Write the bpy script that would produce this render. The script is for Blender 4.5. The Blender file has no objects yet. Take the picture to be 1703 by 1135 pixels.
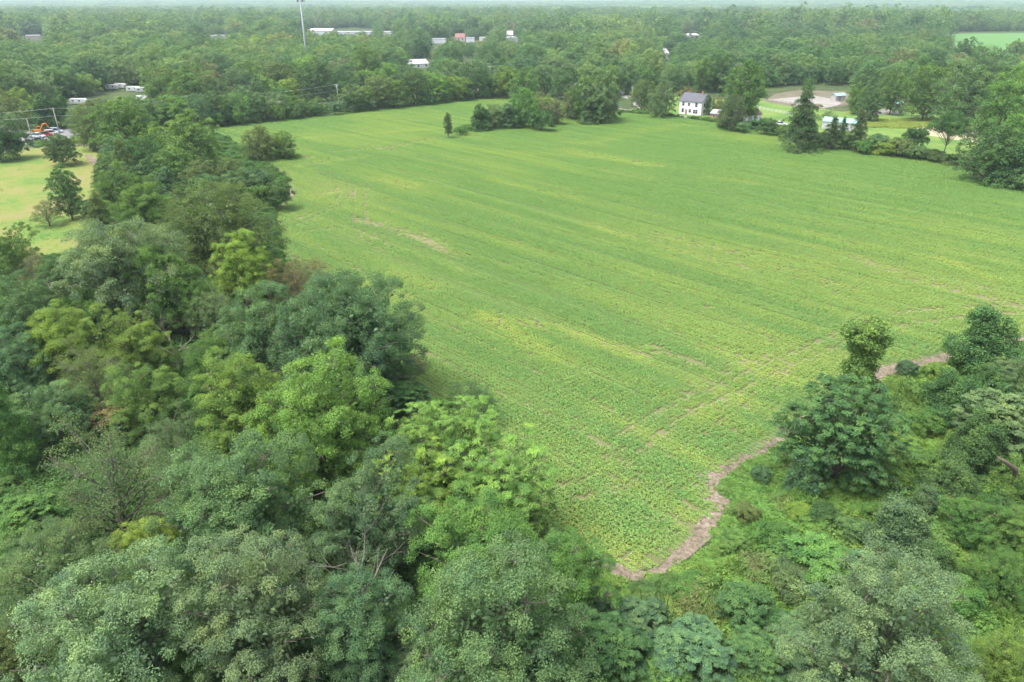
import bpy, math, random
import numpy as np
from mathutils import Vector, Matrix

# ------------------------------------------------------------------ camera, sky, sun, exposure
W0, H0 = 1703.0, 1135.0
FPX, CAMH, PITCH = 1200.0, 45.0, math.radians(25.25)
scene = bpy.context.scene
COL = scene.collection
cam_data = bpy.data.cameras.new('camera')
cam_data.sensor_width = 36.0
cam_data.lens = 36.0 * FPX / W0
cam_data.clip_start = 0.5
cam_data.clip_end = 60000.0
cam = bpy.data.objects.new('camera', cam_data)
cam.location = (0, 0, CAMH)
cam.rotation_euler = (math.radians(90) - PITCH, 0, 0)
COL.objects.link(cam)
scene.camera = cam

SUN_ELEV, SUN_AZ = math.radians(66), math.radians(-118)      # azimuth from +Y, clockwise
sun_from = Vector((math.sin(SUN_AZ) * math.cos(SUN_ELEV), math.cos(SUN_AZ) * math.cos(SUN_ELEV), math.sin(SUN_ELEV)))
world = bpy.data.worlds.new('World')
scene.world = world
world.use_nodes = True
wn = world.node_tree
wn.nodes.clear()
sky_n = wn.nodes.new('ShaderNodeTexSky')
sky_n.sky_type = 'NISHITA'
sky_n.sun_disc = False
sky_n.sun_elevation = SUN_ELEV
sky_n.sun_rotation = SUN_AZ
sky_n.air_density = 1.0
sky_n.dust_density = 4.0
sky_n.ozone_density = 1.0
bg_n = wn.nodes.new('ShaderNodeBackground')
bg_n.inputs['Strength'].default_value = 0.15
out_n = wn.nodes.new('ShaderNodeOutputWorld')
hs_n = wn.nodes.new('ShaderNodeHueSaturation')          # thin cloud whitens the blue
hs_n.inputs['Saturation'].default_value = 0.5
wn.links.new(sky_n.outputs[0], hs_n.inputs['Color'])
wn.links.new(hs_n.outputs[0], bg_n.inputs['Color'])
wn.links.new(bg_n.outputs[0], out_n.inputs['Surface'])

sun_data = bpy.data.lights.new('sun', 'SUN')
sun_data.energy = 1.5
sun_data.angle = math.radians(26)
sun_data.color = (1.0, 0.975, 0.93)
sun = bpy.data.objects.new('sun', sun_data)
sun.rotation_euler = (-sun_from).to_track_quat('-Z', 'Y').to_euler()
sun.location = (0, 0, 200)
COL.objects.link(sun)

scene.render.engine = 'CYCLES'
scene.view_settings.view_transform = 'Standard'
scene.view_settings.look = 'None'
scene.view_settings.gamma = 1.0
scene.view_settings.use_curve_mapping = False
scene.view_settings.exposure = 1.5
cy = scene.cycles
cy.max_bounces = 6
cy.diffuse_bounces = 3
cy.glossy_bounces = 2
cy.transmission_bounces = 3
cy.transparent_max_bounces = 8
cy.volume_bounces = 1
cy.use_adaptive_sampling = True
cy.adaptive_threshold = 0.015
cy.sample_clamp_indirect = 6.0
HAZE_DENSITY = 0.00012

rng = np.random.default_rng(7)
RND = random.Random(11)

# ------------------------------------------------------------------ projection helpers
CP, SP = math.cos(PITCH), math.sin(PITCH)
def G(u, v, z=0.0):
    """photo pixel -> point of the place at height z"""
    x = (u - W0 / 2) / FPX; y = (H0 / 2 - v) / FPX
    dy = CP + y * SP; dz = -SP + y * CP
    t = (z - CAMH) / dz
    return (x * t, dy * t)
def PX(x, y, z=0.0):
    zz = z - CAMH
    depth = y * CP - zz * SP
    up = y * SP + zz * CP
    return (W0 / 2 + FPX * x / depth, H0 / 2 - FPX * up / depth, depth)
def poly_g(pts, z=0.0):
    return [G(u, v, z) for u, v in pts]
def inside(px, py, poly):
    c = np.zeros(np.shape(px), bool)
    n = len(poly)
    for i in range(n):
        x1, y1 = poly[i]; x2, y2 = poly[(i + 1) % n]
        if y1 == y2: continue
        cond = ((y1 > py) != (y2 > py)) & (px < (x2 - x1) * (py - y1) / (y2 - y1) + x1)
        c ^= cond
    return c
def seg_dist(px, py, pts):
    d = np.full(np.shape(px), 1e9)
    for (x1, y1), (x2, y2) in zip(pts[:-1], pts[1:]):
        vx, vy = x2 - x1, y2 - y1
        L = vx * vx + vy * vy + 1e-9
        t = np.clip(((px - x1) * vx + (py - y1) * vy) / L, 0, 1)
        d = np.minimum(d, np.hypot(px - x1 - t * vx, py - y1 - t * vy))
    return d
_perm = np.random.default_rng(3).random((256, 256))
def vnoise(x, y):
    xi = np.floor(x).astype(int); yi = np.floor(y).astype(int)
    fx = x - xi; fy = y - yi
    fx = fx * fx * (3 - 2 * fx); fy = fy * fy * (3 - 2 * fy)
    a = _perm[xi & 255, yi & 255]; b = _perm[(xi + 1) & 255, yi & 255]
    c = _perm[xi & 255, (yi + 1) & 255]; d = _perm[(xi + 1) & 255, (yi + 1) & 255]
    return (a * (1 - fx) + b * fx) * (1 - fy) + (c * (1 - fx) + d * fx) * fy

# ------------------------------------------------------------------ materials
def new_mat(name):
    m = bpy.data.materials.new(name); m.use_nodes = True
    nt = m.node_tree; nt.nodes.clear()
    out = nt.nodes.new('ShaderNodeOutputMaterial')
    return m, nt, out
def N(nt, t, **kw):
    n = nt.nodes.new(t)
    for k, v in kw.items(): setattr(n, k, v)
    return n
def rgba(c): return (c[0], c[1], c[2], 1.0)
def mixc(nt, fac, a, b, mode='MIX'):
    n = N(nt, 'ShaderNodeMix', data_type='RGBA', blend_type=mode)
    for sock, v in ((n.inputs[0], fac), (n.inputs[6], a), (n.inputs[7], b)):
        if hasattr(v, 'links'): nt.links.new(v, sock)
        elif isinstance(v, (tuple, list)): sock.default_value = rgba(v)
        else: sock.default_value = v
    return n.outputs[2]
def mathn(nt, op, a, b=0.0):
    n = N(nt, 'ShaderNodeMath', operation=op)
    for s, v in zip(n.inputs, (a, b)):
        if hasattr(v, 'links'): nt.links.new(v, s)
        else: s.default_value = v
    return n.outputs[0]
def noise(nt, scale, detail=4, rough=0.55, vec=None):
    n = N(nt, 'ShaderNodeTexNoise')
    n.inputs['Scale'].default_value = scale
    n.inputs['Detail'].default_value = detail
    n.inputs['Roughness'].default_value = rough
    if vec is not None: nt.links.new(vec, n.inputs['Vector'])
    return n.outputs[0]
def ramp(nt, fac, stops):
    r = N(nt, 'ShaderNodeValToRGB')
    while len(r.color_ramp.elements) < len(stops): r.color_ramp.elements.new(0.5)
    for e, (p, c) in zip(r.color_ramp.elements, stops):
        e.position = p; e.color = rgba(c)
    nt.links.new(fac, r.inputs[0])
    return r.outputs[0]
def objco(nt): return N(nt, 'ShaderNodeTexCoord').outputs['Object']

def paint(name, c, rough=0.55, vary=0.12, scale=1.5, metal=0.0, spec=0.4):
    m, nt, out = new_mat(name)
    p = N(nt, 'ShaderNodeBsdfPrincipled')
    f = noise(nt, scale, 5, 0.6, objco(nt))
    col = mixc(nt, f, tuple(x * (1 - vary) for x in c), tuple(min(1, x * (1 + vary)) for x in c))
    nt.links.new(col, p.inputs['Base Color'])
    p.inputs['Roughness'].default_value = rough
    p.inputs['Metallic'].default_value = metal
    p.inputs['Specular IOR Level'].default_value = spec
    nt.links.new(p.outputs[0], out.inputs[0])
    return m

def leaf_material(name, c, spread=0.42, trans=0.29, objvar=0.11, instancer=None, spec=0.12, rough=0.55):
    """green leaf: every leaf and spray has its own tint, thin enough to let light through"""
    m, nt, out = new_mat(name)
    at = N(nt, 'ShaderNodeAttribute', attribute_name='tint')
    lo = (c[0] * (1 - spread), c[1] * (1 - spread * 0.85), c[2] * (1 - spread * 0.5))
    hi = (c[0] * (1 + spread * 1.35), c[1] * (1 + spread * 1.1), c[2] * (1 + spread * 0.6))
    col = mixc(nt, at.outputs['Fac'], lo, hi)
    if not instancer:
        bn = noise(nt, 0.33, 2, 0.5, objco(nt))
        bf = N(nt, 'ShaderNodeMapRange'); bf.inputs[1].default_value = .35; bf.inputs[2].default_value = .65
        nt.links.new(bn, bf.inputs[0])
        col = mixc(nt, bf.outputs[0], mixc(nt, 1.0, col, (.87, .93, .99), 'MULTIPLY'), mixc(nt, 1.0, col, (1.15, 1.09, 1.0), 'MULTIPLY'))
    oi = N(nt, 'ShaderNodeObjectInfo')
    if instancer:
        for attr, target in instancer:
            ia = N(nt, 'ShaderNodeAttribute', attribute_name=attr, attribute_type='INSTANCER')
            col = mixc(nt, ia.outputs['Fac'], col, target) if len(target) == 3 else col
    v = mathn(nt, 'MULTIPLY_ADD', oi.outputs['Random'], objvar * 2)
    v.node.inputs[2].default_value = 1 - objvar
    col = mixc(nt, 1.0, col, v, 'MULTIPLY')
    hs = N(nt, 'ShaderNodeHueSaturation')
    h = mathn(nt, 'MULTIPLY_ADD', oi.outputs['Random'], 17.31)
    h2 = mathn(nt, 'FRACT', h)
    h3 = mathn(nt, 'MULTIPLY_ADD', h2, 0.03); h3.node.inputs[2].default_value = 0.485
    nt.links.new(h3, hs.inputs['Hue']); nt.links.new(col, hs.inputs['Color'])
    col = hs.outputs[0]
    p = N(nt, 'ShaderNodeBsdfPrincipled')
    nt.links.new(col, p.inputs['Base Color'])
    p.inputs['Roughness'].default_value = rough
    p.inputs['Specular IOR Level'].default_value = spec
    t = N(nt, 'ShaderNodeBsdfTranslucent')
    tc = mixc(nt, 1.0, col, (1.25, 1.3, 0.55), 'MULTIPLY')
    nt.links.new(tc, t.inputs['Color'])
    ms = N(nt, 'ShaderNodeMixShader')
    ms.inputs[0].default_value = trans
    nt.links.new(p.outputs[0], ms.inputs[1]); nt.links.new(t.outputs[0], ms.inputs[2])
    nt.links.new(ms.outputs[0], out.inputs[0])
    return m

LEAF = {k: leaf_material('leaf_' + k, c) for k, c in {
    'grey':   (0.124, 0.206, 0.086),
    'silver': (0.154, 0.240, 0.118),
    'mid':    (0.113, 0.211, 0.056),
    'bright': (0.160, 0.273, 0.064),
    'yellow': (0.203, 0.305, 0.062),
    'olive':  (0.136, 0.193, 0.068),
    'dark':   (0.081, 0.156, 0.054),
    'blue':   (0.099, 0.178, 0.082),
    'rust':   (0.175, 0.166, 0.070),
    'cedar':  (0.075, 0.123, 0.050),
    'brown':  (0.156, 0.177, 0.085),
}.items()}
WORD = {'grey': 'grey-green', 'silver': 'silvery green', 'mid': 'mid green', 'bright': 'bright green', 'yellow': 'yellow-green',
        'olive': 'olive', 'dark': 'dark green', 'blue': 'blue-green', 'rust': 'rusty', 'cedar': 'blackish green', 'brown': 'brownish'}

def bark_material(name, a, b):
    m, nt, out = new_mat(name)
    p = N(nt, 'ShaderNodeBsdfPrincipled')
    mp = N(nt, 'ShaderNodeMapping'); mp.inputs['Scale'].default_value = (6, 6, 1.2)
    nt.links.new(objco(nt), mp.inputs[0])
    f = noise(nt, 1.5, 6, 0.7, mp.outputs[0])
    nt.links.new(ramp(nt, f, [(0.3, a), (0.7, b)]), p.inputs['Base Color'])
    p.inputs['Roughness'].default_value = 0.9
    bp = N(nt, 'ShaderNodeBump'); bp.inputs['Strength'].default_value = 0.6
    nt.links.new(f, bp.inputs['Height']); nt.links.new(bp.outputs[0], p.inputs['Normal'])
    nt.links.new(p.outputs[0], out.inputs[0])
    return m
BARK = bark_material('bark', (0.07, 0.055, 0.045), (0.19, 0.16, 0.13))
DEADBARK = bark_material('dead_bark', (0.17, 0.14, 0.12), (0.38, 0.33, 0.29))

def ground_material(name, stops, scale=0.15, fine=3.0, bump=0.25, finemix=0.45, stretch=None):
    m, nt, out = new_mat(name)
    p = N(nt, 'ShaderNodeBsdfPrincipled')
    co = objco(nt)
    if stretch:
        mp = N(nt, 'ShaderNodeMapping')
        mp.inputs['Rotation'].default_value = (0, 0, stretch[0]); mp.inputs['Scale'].default_value = (stretch[1], stretch[2], 1)
        nt.links.new(co, mp.inputs[0]); co2 = mp.outputs[0]
    else: co2 = co
    f1 = noise(nt, scale, 5, 0.6, co2)
    f2 = noise(nt, fine, 4, 0.7, co)
    f = mathn(nt, 'MULTIPLY_ADD', f2, finemix)
    nt.links.new(mathn(nt, 'MULTIPLY', f1, 1 - finemix), f.node.inputs[2])
    nt.links.new(ramp(nt, f, stops), p.inputs['Base Color'])
    p.inputs['Roughness'].default_value = 0.95
    p.inputs['Specular IOR Level'].default_value = 0.15
    bp = N(nt, 'ShaderNodeBump'); bp.inputs['Strength'].default_value = bump; bp.inputs['Distance'].default_value = 0.3
    nt.links.new(f2, bp.inputs['Height']); nt.links.new(bp.outputs[0], p.inputs['Normal'])
    nt.links.new(p.outputs[0], out.inputs[0])
    return m
M_GROUND = ground_material('forest_floor', [(0.3, (0.03, 0.045, 0.018)), (0.5, (0.05, 0.075, 0.025)), (0.7, (0.085, 0.115, 0.035))], 0.05, 1.2)
M_SOIL = ground_material('field_soil', [(0.3, (0.085, 0.10, 0.04)), (0.5, (0.13, 0.135, 0.06)), (0.68, (0.22, 0.195, 0.11))], 0.12, 2.5)
M_DIRT = ground_material('bare_dirt', [(0.34, (0.075, 0.08, 0.042)), (0.44, (0.14, 0.115, 0.08)), (0.54, (0.215, 0.175, 0.13)), (0.66, (0.33, 0.285, 0.23))], 0.45, 2.4, 1.0, 0.6)
M_LAWN = ground_material('mown_lawn', [(0.34, (0.06, 0.125, 0.028)), (0.46, (0.095, 0.175, 0.038)), (0.54, (0.13, 0.20, 0.045)), (0.64, (0.185, 0.22, 0.065))], 0.09, 0.8, 0.4)
def stubble_material():
    m, nt, out = new_mat('weedy_stubble')
    co = objco(nt)
    mp = N(nt, 'ShaderNodeMapping'); mp.inputs['Rotation'].default_value = (0, 0, math.radians(-20)); nt.links.new(co, mp.inputs[0])
    w = N(nt, 'ShaderNodeTexWave'); w.inputs['Scale'].default_value = .42; w.inputs['Distortion'].default_value = 4.0; w.inputs['Detail'].default_value = 3; w.inputs['Detail Scale'].default_value = .6
    nt.links.new(mp.outputs[0], w.inputs[0])
    f1 = noise(nt, .055, 5, .6, co); f2 = noise(nt, 1.1, 5, .75, co); f3 = noise(nt, .25, 3, .6, co)
    f = mathn(nt, 'ADD', mathn(nt, 'ADD', mathn(nt, 'MULTIPLY', f1, .5), mathn(nt, 'MULTIPLY', f2, .3)), mathn(nt, 'ADD', mathn(nt, 'MULTIPLY', f3, .15), mathn(nt, 'MULTIPLY', w.outputs['Fac'], .03)))
    c = ramp(nt, f, [(.38, (.07, .15, .034)), (.44, (.115, .18, .040)), (.49, (.165, .188, .050)), (.54, (.195, .182, .070)), (.62, (.205, .178, .095))])
    p = N(nt, 'ShaderNodeBsdfPrincipled'); nt.links.new(c, p.inputs['Base Color']); p.inputs['Roughness'].default_value = .95; p.inputs['Specular IOR Level'].default_value = .1
    bp = N(nt, 'ShaderNodeBump'); bp.inputs['Strength'].default_value = .5; bp.inputs['Distance'].default_value = .3
    nt.links.new(f2, bp.inputs['Height']); nt.links.new(bp.outputs[0], p.inputs['Normal']); nt.links.new(p.outputs[0], out.inputs[0])
    return m
M_YELLOW = stubble_material()
M_SAND = ground_material('paddock_sand', [(0.3, (0.165, 0.155, 0.135)), (0.5, (0.245, 0.23, 0.205)), (0.7, (0.32, 0.305, 0.28))], 0.12, 1.0)
M_TAN = ground_material('tan_sand', [(0.3, (0.29, 0.25, 0.155)), (0.6, (0.38, 0.335, 0.23))], 0.12, 1.0)
M_MUD = ground_material('trodden_mud', [(0.3, (0.085, 0.085, 0.05)), (0.6, (0.155, 0.135, 0.095))], 0.2, 1.0)
M_ROAD = ground_material('worn_asphalt', [(0.3, (0.15, 0.15, 0.15)), (0.7, (0.21, 0.21, 0.205))], 0.2, 4.0, 0.1)
M_GRAVEL = ground_material('pale_gravel', [(0.3, (0.20, 0.19, 0.175)), (0.7, (0.29, 0.28, 0.26))], 0.3, 3.0, 0.2)
M_FARFIELD = ground_material('far_crop', [(0.3, (0.07, 0.165, 0.045)), (0.7, (0.105, 0.215, 0.055))], 0.02, 0.5, 0.2, 0.4, (math.radians(30), 1.0, 0.2))

# ------------------------------------------------------------------ object helpers
def tag(o, label=None, cat=None, group=None, kind=None):
    if label: o['label'] = label
    if cat: o['category'] = cat
    if group: o['group'] = group
    if kind: o['kind'] = kind
    return o
def link(name, data, parent=None, loc=(0, 0, 0), rz=0.0):
    o = bpy.data.objects.new(name, data)
    COL.objects.link(o)
    o.location = loc; o.rotation_euler = (0, 0, rz)
    if parent is not None: o.parent = parent
    return o
def thing(name, label, cat, loc=(0, 0, 0), rz=0.0, group=None):
    o = link(name, None, None, loc, rz)
    o.empty_display_size = 0.5
    return tag(o, label, cat, group)
def np_mesh(name, verts, faces, mats=(), smooth=False, face_attr=None, midx=None):
    """verts (n,3) array, faces (m,k) array of equal size or list of lists"""
    me = bpy.data.meshes.new(name)
    verts = np.asarray(verts, np.float32)
    if isinstance(faces, np.ndarray):
        m, k = faces.shape
        me.vertices.add(len(verts)); me.vertices.foreach_set('co', verts.ravel())
        me.loops.add(m * k); me.loops.foreach_set('vertex_index', faces.astype(np.int32).ravel())
        me.polygons.add(m)
        me.polygons.foreach_set('loop_start', np.arange(0, m * k, k, dtype=np.int32))
        me.polygons.foreach_set('loop_total', np.full(m, k, np.int32))
        me.update(calc_edges=True)
    else:
        me.from_pydata([tuple(map(float, v)) for v in verts], [], faces)
        me.update()
    if smooth: me.polygons.foreach_set('use_smooth', np.ones(len(me.polygons), bool))
    if midx is not None: me.polygons.foreach_set('material_index', np.asarray(midx, np.int32))
    if face_attr is not None:
        a = me.attributes.new('tint', 'FLOAT', 'FACE'); a.data.foreach_set('value', np.asarray(face_attr, np.float32))
    for mt in mats: me.materials.append(mt)
    return me

class MB:
    """collects boxes, prisms and tubes into one mesh"""
    def __init__(s): s.v = []; s.f = []
    def add(s, vs, fs):
        b = len(s.v); s.v += [tuple(v) for v in vs]; s.f += [[i + b for i in f] for f in fs]
        return s
    def box(s, x0, x1, y0, y1, z0, z1):
        return s.add([(x0, y0, z0), (x1, y0, z0), (x1, y1, z0), (x0, y1, z0), (x0, y0, z1), (x1, y0, z1), (x1, y1, z1), (x0, y1, z1)],
                     [(3, 2, 1, 0), (4, 5, 6, 7), (0, 1, 5, 4), (1, 2, 6, 5), (2, 3, 7, 6), (3, 0, 4, 7)])
    def prism(s, prof, a0, a1, axis='y'):
        """profile of (p, z) extruded along an axis"""
        n = len(prof)
        if axis == 'y': vs = [(p, a0, z) for p, z in prof] + [(p, a1, z) for p, z in prof]
        else: vs = [(a0, p, z) for p, z in prof] + [(a1, p, z) for p, z in prof]
        fs = [list(range(n)), list(range(2 * n - 1, n - 1, -1))] + [(i, i + n, (i + 1) % n + n, (i + 1) % n) for i in range(n)]
        return s.add(vs, fs)
    def tube(s, pts, radii, k=6, cap=True):
        pts = [Vector(p) for p in pts]; b = len(s.v); n = len(pts)
        for i, p in enumerate(pts):
            d = (pts[min(i + 1, n - 1)] - pts[max(i - 1, 0)])
            if d.length < 1e-6: d = Vector((0, 0, 1))
            d.normalize()
            a = d.cross(Vector((0.31, 0.95, 0.05)) if abs(d.y) < 0.9 else Vector((1, 0, 0))); a.normalize(); c = d.cross(a)
            for j in range(k):
                t = 2 * math.pi * j / k
                s.v.append(tuple(p + (a * math.cos(t) + c * math.sin(t)) * radii[i]))
        for i in range(n - 1):
            for j in range(k):
                s.f.append([b + i * k + j, b + i * k + (j + 1) % k, b + (i + 1) * k + (j + 1) % k, b + (i + 1) * k + j])
        if cap:
            s.f.append([b + j for j in range(k)][::-1]); s.f.append([b + (n - 1) * k + j for j in range(k)])
        return s
    def mesh(s, name, mat, smooth=False):
        me = bpy.data.meshes.new(name); me.from_pydata(s.v, [], s.f); me.update()
        import bmesh
        bm = bmesh.new(); bm.from_mesh(me); bmesh.ops.recalc_face_normals(bm, faces=bm.faces); bm.to_mesh(me); bm.free()
        if smooth: me.polygons.foreach_set('use_smooth', np.ones(len(me.polygons), bool))
        me.materials.append(mat)
        return me
    def build(s, name, mat, parent=None, smooth=False, loc=(0, 0, 0), rz=0.0):
        return link(name, s.mesh(name, mat, smooth), parent, loc, rz)

def sheet(name, poly, z, mat):
    """flat ground sheet with a slightly uneven outline"""
    pts = []
    n = len(poly)
    for i in range(n):
        a = np.array(poly[i]); b = np.array(poly[(i + 1) % n])
        L = np.hypot(*(b - a)); k = max(1, min(40, int(L / 3)))
        for j in range(k):
            p = a + (b - a) * j / k
            if j: p = p + (vnoise(p[0] * 0.21 + 9, p[1] * 0.21) - 0.5) * np.array([1.4, 1.4]) * min(1.0, L / 20)
            pts.append((p[0], p[1], z))
    me = bpy.data.meshes.new(name); me.from_pydata(pts, [], [list(range(len(pts)))]); me.update()
    if me.polygons[0].normal.z < 0: me.flip_normals()
    me.materials.append(mat)
    return tag(link(name, me), kind='structure')
def ribbon(name, pts, widths, z, mat, wob=0.25):
    P = []
    for (a, b, wa, wb) in zip(pts[:-1], pts[1:], widths[:-1], widths[1:]):
        L = math.hypot(b[0] - a[0], b[1] - a[1]); k = max(1, int(L / 1.5))
        for j in range(k):
            t = j / k; P.append((a[0] + (b[0] - a[0]) * t, a[1] + (b[1] - a[1]) * t, wa + (wb - wa) * t))
    P.append((pts[-1][0], pts[-1][1], widths[-1]))
    vs = []; fs = []
    for i, (x, y, w) in enumerate(P):
        q = P[min(i + 1, len(P) - 1)]; o = P[max(i - 1, 0)]
        dx, dy = q[0] - o[0], q[1] - o[1]; L = math.hypot(dx, dy) + 1e-9; nx, ny = -dy / L, dx / L
        w1 = w * (1 + wob * (2 * float(vnoise(np.array(i * 0.37), np.array(1.5))) - 1)); w2 = w * (1 + wob * (2 * float(vnoise(np.array(i * 0.41), np.array(7.5))) - 1))
        vs += [(x + nx * w1, y + ny * w1, z), (x - nx * w2, y - ny * w2, z)]
        if i: fs.append((2 * i - 2, 2 * i - 1, 2 * i + 1, 2 * i))
    me = bpy.data.meshes.new(name); me.from_pydata(vs, [], fs); me.update()
    if me.polygons[0].normal.z < 0: me.flip_normals()
    me.materials.append(mat)
    return tag(link(name, me), kind='structure')

# ------------------------------------------------------------------ the setting: ground, fields, lawns, roads
def build_ground():
    xs = np.unique(np.concatenate([np.linspace(-12000, -2000, 41), np.linspace(-2000, 2000, 61), np.linspace(2000, 12000, 41)]))
    ys = np.unique(np.concatenate([np.linspace(-300, 3000, 56), np.linspace(3000, 14000, 56)]))
    X, Y = np.meshgrid(xs, ys)
    d = np.hypot(X, Y)
    Z = np.clip((d - 3000) / 4500, 0, 1) ** 1.2 * 29 * (0.7 + 0.6 * vnoise(X / 1500 + 5, Y / 1500))
    v = np.stack([X, Y, Z], -1).reshape(-1, 3)
    nx, ny = len(xs), len(ys)
    i = np.arange(nx - 1)[None, :] + np.arange(ny - 1)[:, None] * nx
    f = np.stack([i, i + 1, i + nx + 1, i + nx], -1).reshape(-1, 4)
    tag(link('ground', np_mesh('ground', v, f, [M_GROUND], True)), kind='structure')
def ground_z(x, y):
    d = np.hypot(x, y)
    return np.clip((d - 3000) / 4500, 0, 1) ** 1.2 * 29 * (0.7 + 0.6 * vnoise(np.asarray(x) / 1500 + 5, np.asarray(y) / 1500))
build_ground()

FIELD_PX = [(345, 216), (420, 204), (570, 188), (700, 172), (845, 160), (905, 158), (945, 176), (1005, 187), (1040, 187), (1130, 196), (1200, 206), (1290, 223), (1380, 239),
            (1460, 256), (1530, 265), (1600, 272), (1640, 286), (1703, 299), (1900, 335), (2100, 420), (1900, 525), (1703, 563), (1600, 586), (1480, 613), (1400, 655),
            (1318, 712), (1240, 762), (1190, 800), (1203, 845), (1160, 888), (1108, 935), (1045, 955), (1000, 948), (915, 900), (820, 815), (700, 690), (575, 560),
            (470, 440), (455, 352), (488, 325), (480, 305), (462, 280), (410, 255), (350, 240)]
FIELD = poly_g(FIELD_PX)
sheet('field', FIELD, 0.02, M_SOIL)
YELLOW = poly_g([(-220, 268), (0, 252), (60, 246), (150, 243), (166, 262), (166, 330), (140, 420), (0, 460), (-220, 470)])
sheet('stubble_field', YELLOW, 0.016, M_YELLOW)
# bare strip between the crop and the overgrown corner
EDGE = poly_g([(1004, 938), (1040, 955), (1078, 957), (1112, 938), (1160, 893), (1200, 850), (1186, 803), (1236, 765), (1298, 732), (1335, 708), (1400, 658), (1480, 614), (1560, 597), (1640, 578), (1760, 552)])
ribbon('dirt_strip', EDGE, [0.6, 1.1, 0.7, 0.8, 1.0, 1.3, 2.0, 1.3, 1.4, 1.4, 1.4, 1.4, 1.3, 1.2, 1.2], 0.034, M_DIRT, 0.6)
ribbon('dirt_track', poly_g([(1180, 975), (1195, 950), (1190, 930)]), [0.4, 0.7, 0.3], 0.034, M_DIRT, 0.4)
ribbon('dirt_patch', poly_g([(480, 330), (487, 320), (480, 308)]), [.7, 1.1, 0.5], 0.034, M_DIRT, 0.4)
ribbon('dirt_track', poly_g([(145, 258), (158, 268), (166, 280)]), [1.0, 1.6, 0.8], 0.034, M_DIRT, 0.4)
ribbon('field_margin', poly_g([(-60, 256), (0, 251), (50, 247), (90, 243), (150, 241)]), [1.5, 1.4, 1.2, 1.4, 1.5], 0.034, M_MUD, 0.4)
# lawns, paddock, sand
sheet('lawn', poly_g([(1045, 182), (1130, 160), (1200, 166), (1265, 176), (1400, 192), (1480, 196), (1520, 178), (1640, 200), (1703, 240), (1640, 278), (1540, 262), (1440, 248), (1330, 226), (1200, 204), (1110, 190)]), 0.010, M_LAWN)
sheet('meadow', poly_g([(1258, 162), (1300, 172), (1400, 186), (1470, 180), (1560, 186), (1560, 198), (1440, 206), (1265, 184)]), 0.014, M_LAWN)
sheet('paddock_mud', poly_g([(1268, 168), (1290, 156), (1330, 150), (1400, 152), (1440, 158), (1420, 172), (1400, 178), (1330, 180), (1275, 170)]), 0.018, M_MUD)
sheet('paddock_sand', poly_g([(1276, 166), (1310, 163), (1352, 159), (1385, 165), (1400, 172), (1392, 176), (1372, 181), (1335, 176), (1300, 170)]), 0.022, M_SAND)
sheet('sandy_yard', poly_g([(1432, 184), (1470, 181), (1512, 184), (1500, 190), (1440, 192)]), 0.018, M_SAND)
sheet('riding_arena', poly_g([(1510, 216), (1545, 210), (1600, 212), (1650, 226), (1630, 240), (1560, 228), (1512, 222)]), 0.018, M_TAN)
sheet('far_field', poly_g([(1576, 57), (1640, 56), (1760, 55), (1800, 103), (1700, 108), (1640, 104), (1592, 80)]), 0.02, M_FARFIELD)
# road behind the tree belt and the pale lane past the house
ribbon('road', poly_g([(-150, 254), (0, 243), (60, 235), (330, 194), (450, 178), (570, 170), (700, 158), (850, 145), (960, 141), (1060, 145)]), [3.6] * 10, 0.026, M_ROAD, 0.05)
ribbon('lane', poly_g([(990, 172), (1036, 183), (1100, 189), (1170, 199), (1200, 203), (1240, 208), (1300, 212)]), [1.8] * 7, 0.030, M_GRAVEL, 0.1)
ribbon('driveway', poly_g([(1000, 158), (1030, 158), (1060, 166), (1062, 180)]), [3.5, 4.0, 2.5, 2.0], 0.034, M_GRAVEL, 0.1)
sheet('parking_lot', poly_g([(36, 240), (60, 243), (140, 232), (115, 214), (60, 218), (10, 224)]), 0.034, M_ROAD)

# ------------------------------------------------------------------ tree models
def unit(v): return v / (np.linalg.norm(v, axis=-1, keepdims=True) + 1e-9)
def rand_dir(r, n): return unit(r.normal(size=(n, 3)))

def kites(c, axis, nrm, L, Wd, fold, tint):
    """folded diamond leaves -> verts, tris, per-face tint"""
    axis = unit(axis - nrm * np.sum(axis * nrm, -1, keepdims=True))
    side = np.cross(nrm, axis)
    L = L[:, None]; Wd = Wd[:, None]
    v = np.empty((len(c), 4, 3), np.float32)
    v[:, 0] = c - axis * L * 0.5
    v[:, 1] = c + side * Wd * 0.5 + nrm * Wd * fold + axis * L * 0.05
    v[:, 2] = c + axis * L * 0.5 - nrm * L * 0.12
    v[:, 3] = c - side * Wd * 0.5 + nrm * Wd * fold + axis * L * 0.05
    b = np.arange(len(c))[:, None] * 4
    f = np.concatenate([b + np.array([[0, 1, 2]]), b + np.array([[0, 2, 3]])], 1).reshape(-1, 3)
    return v.reshape(-1, 3), f, np.repeat(tint, 2)

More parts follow.
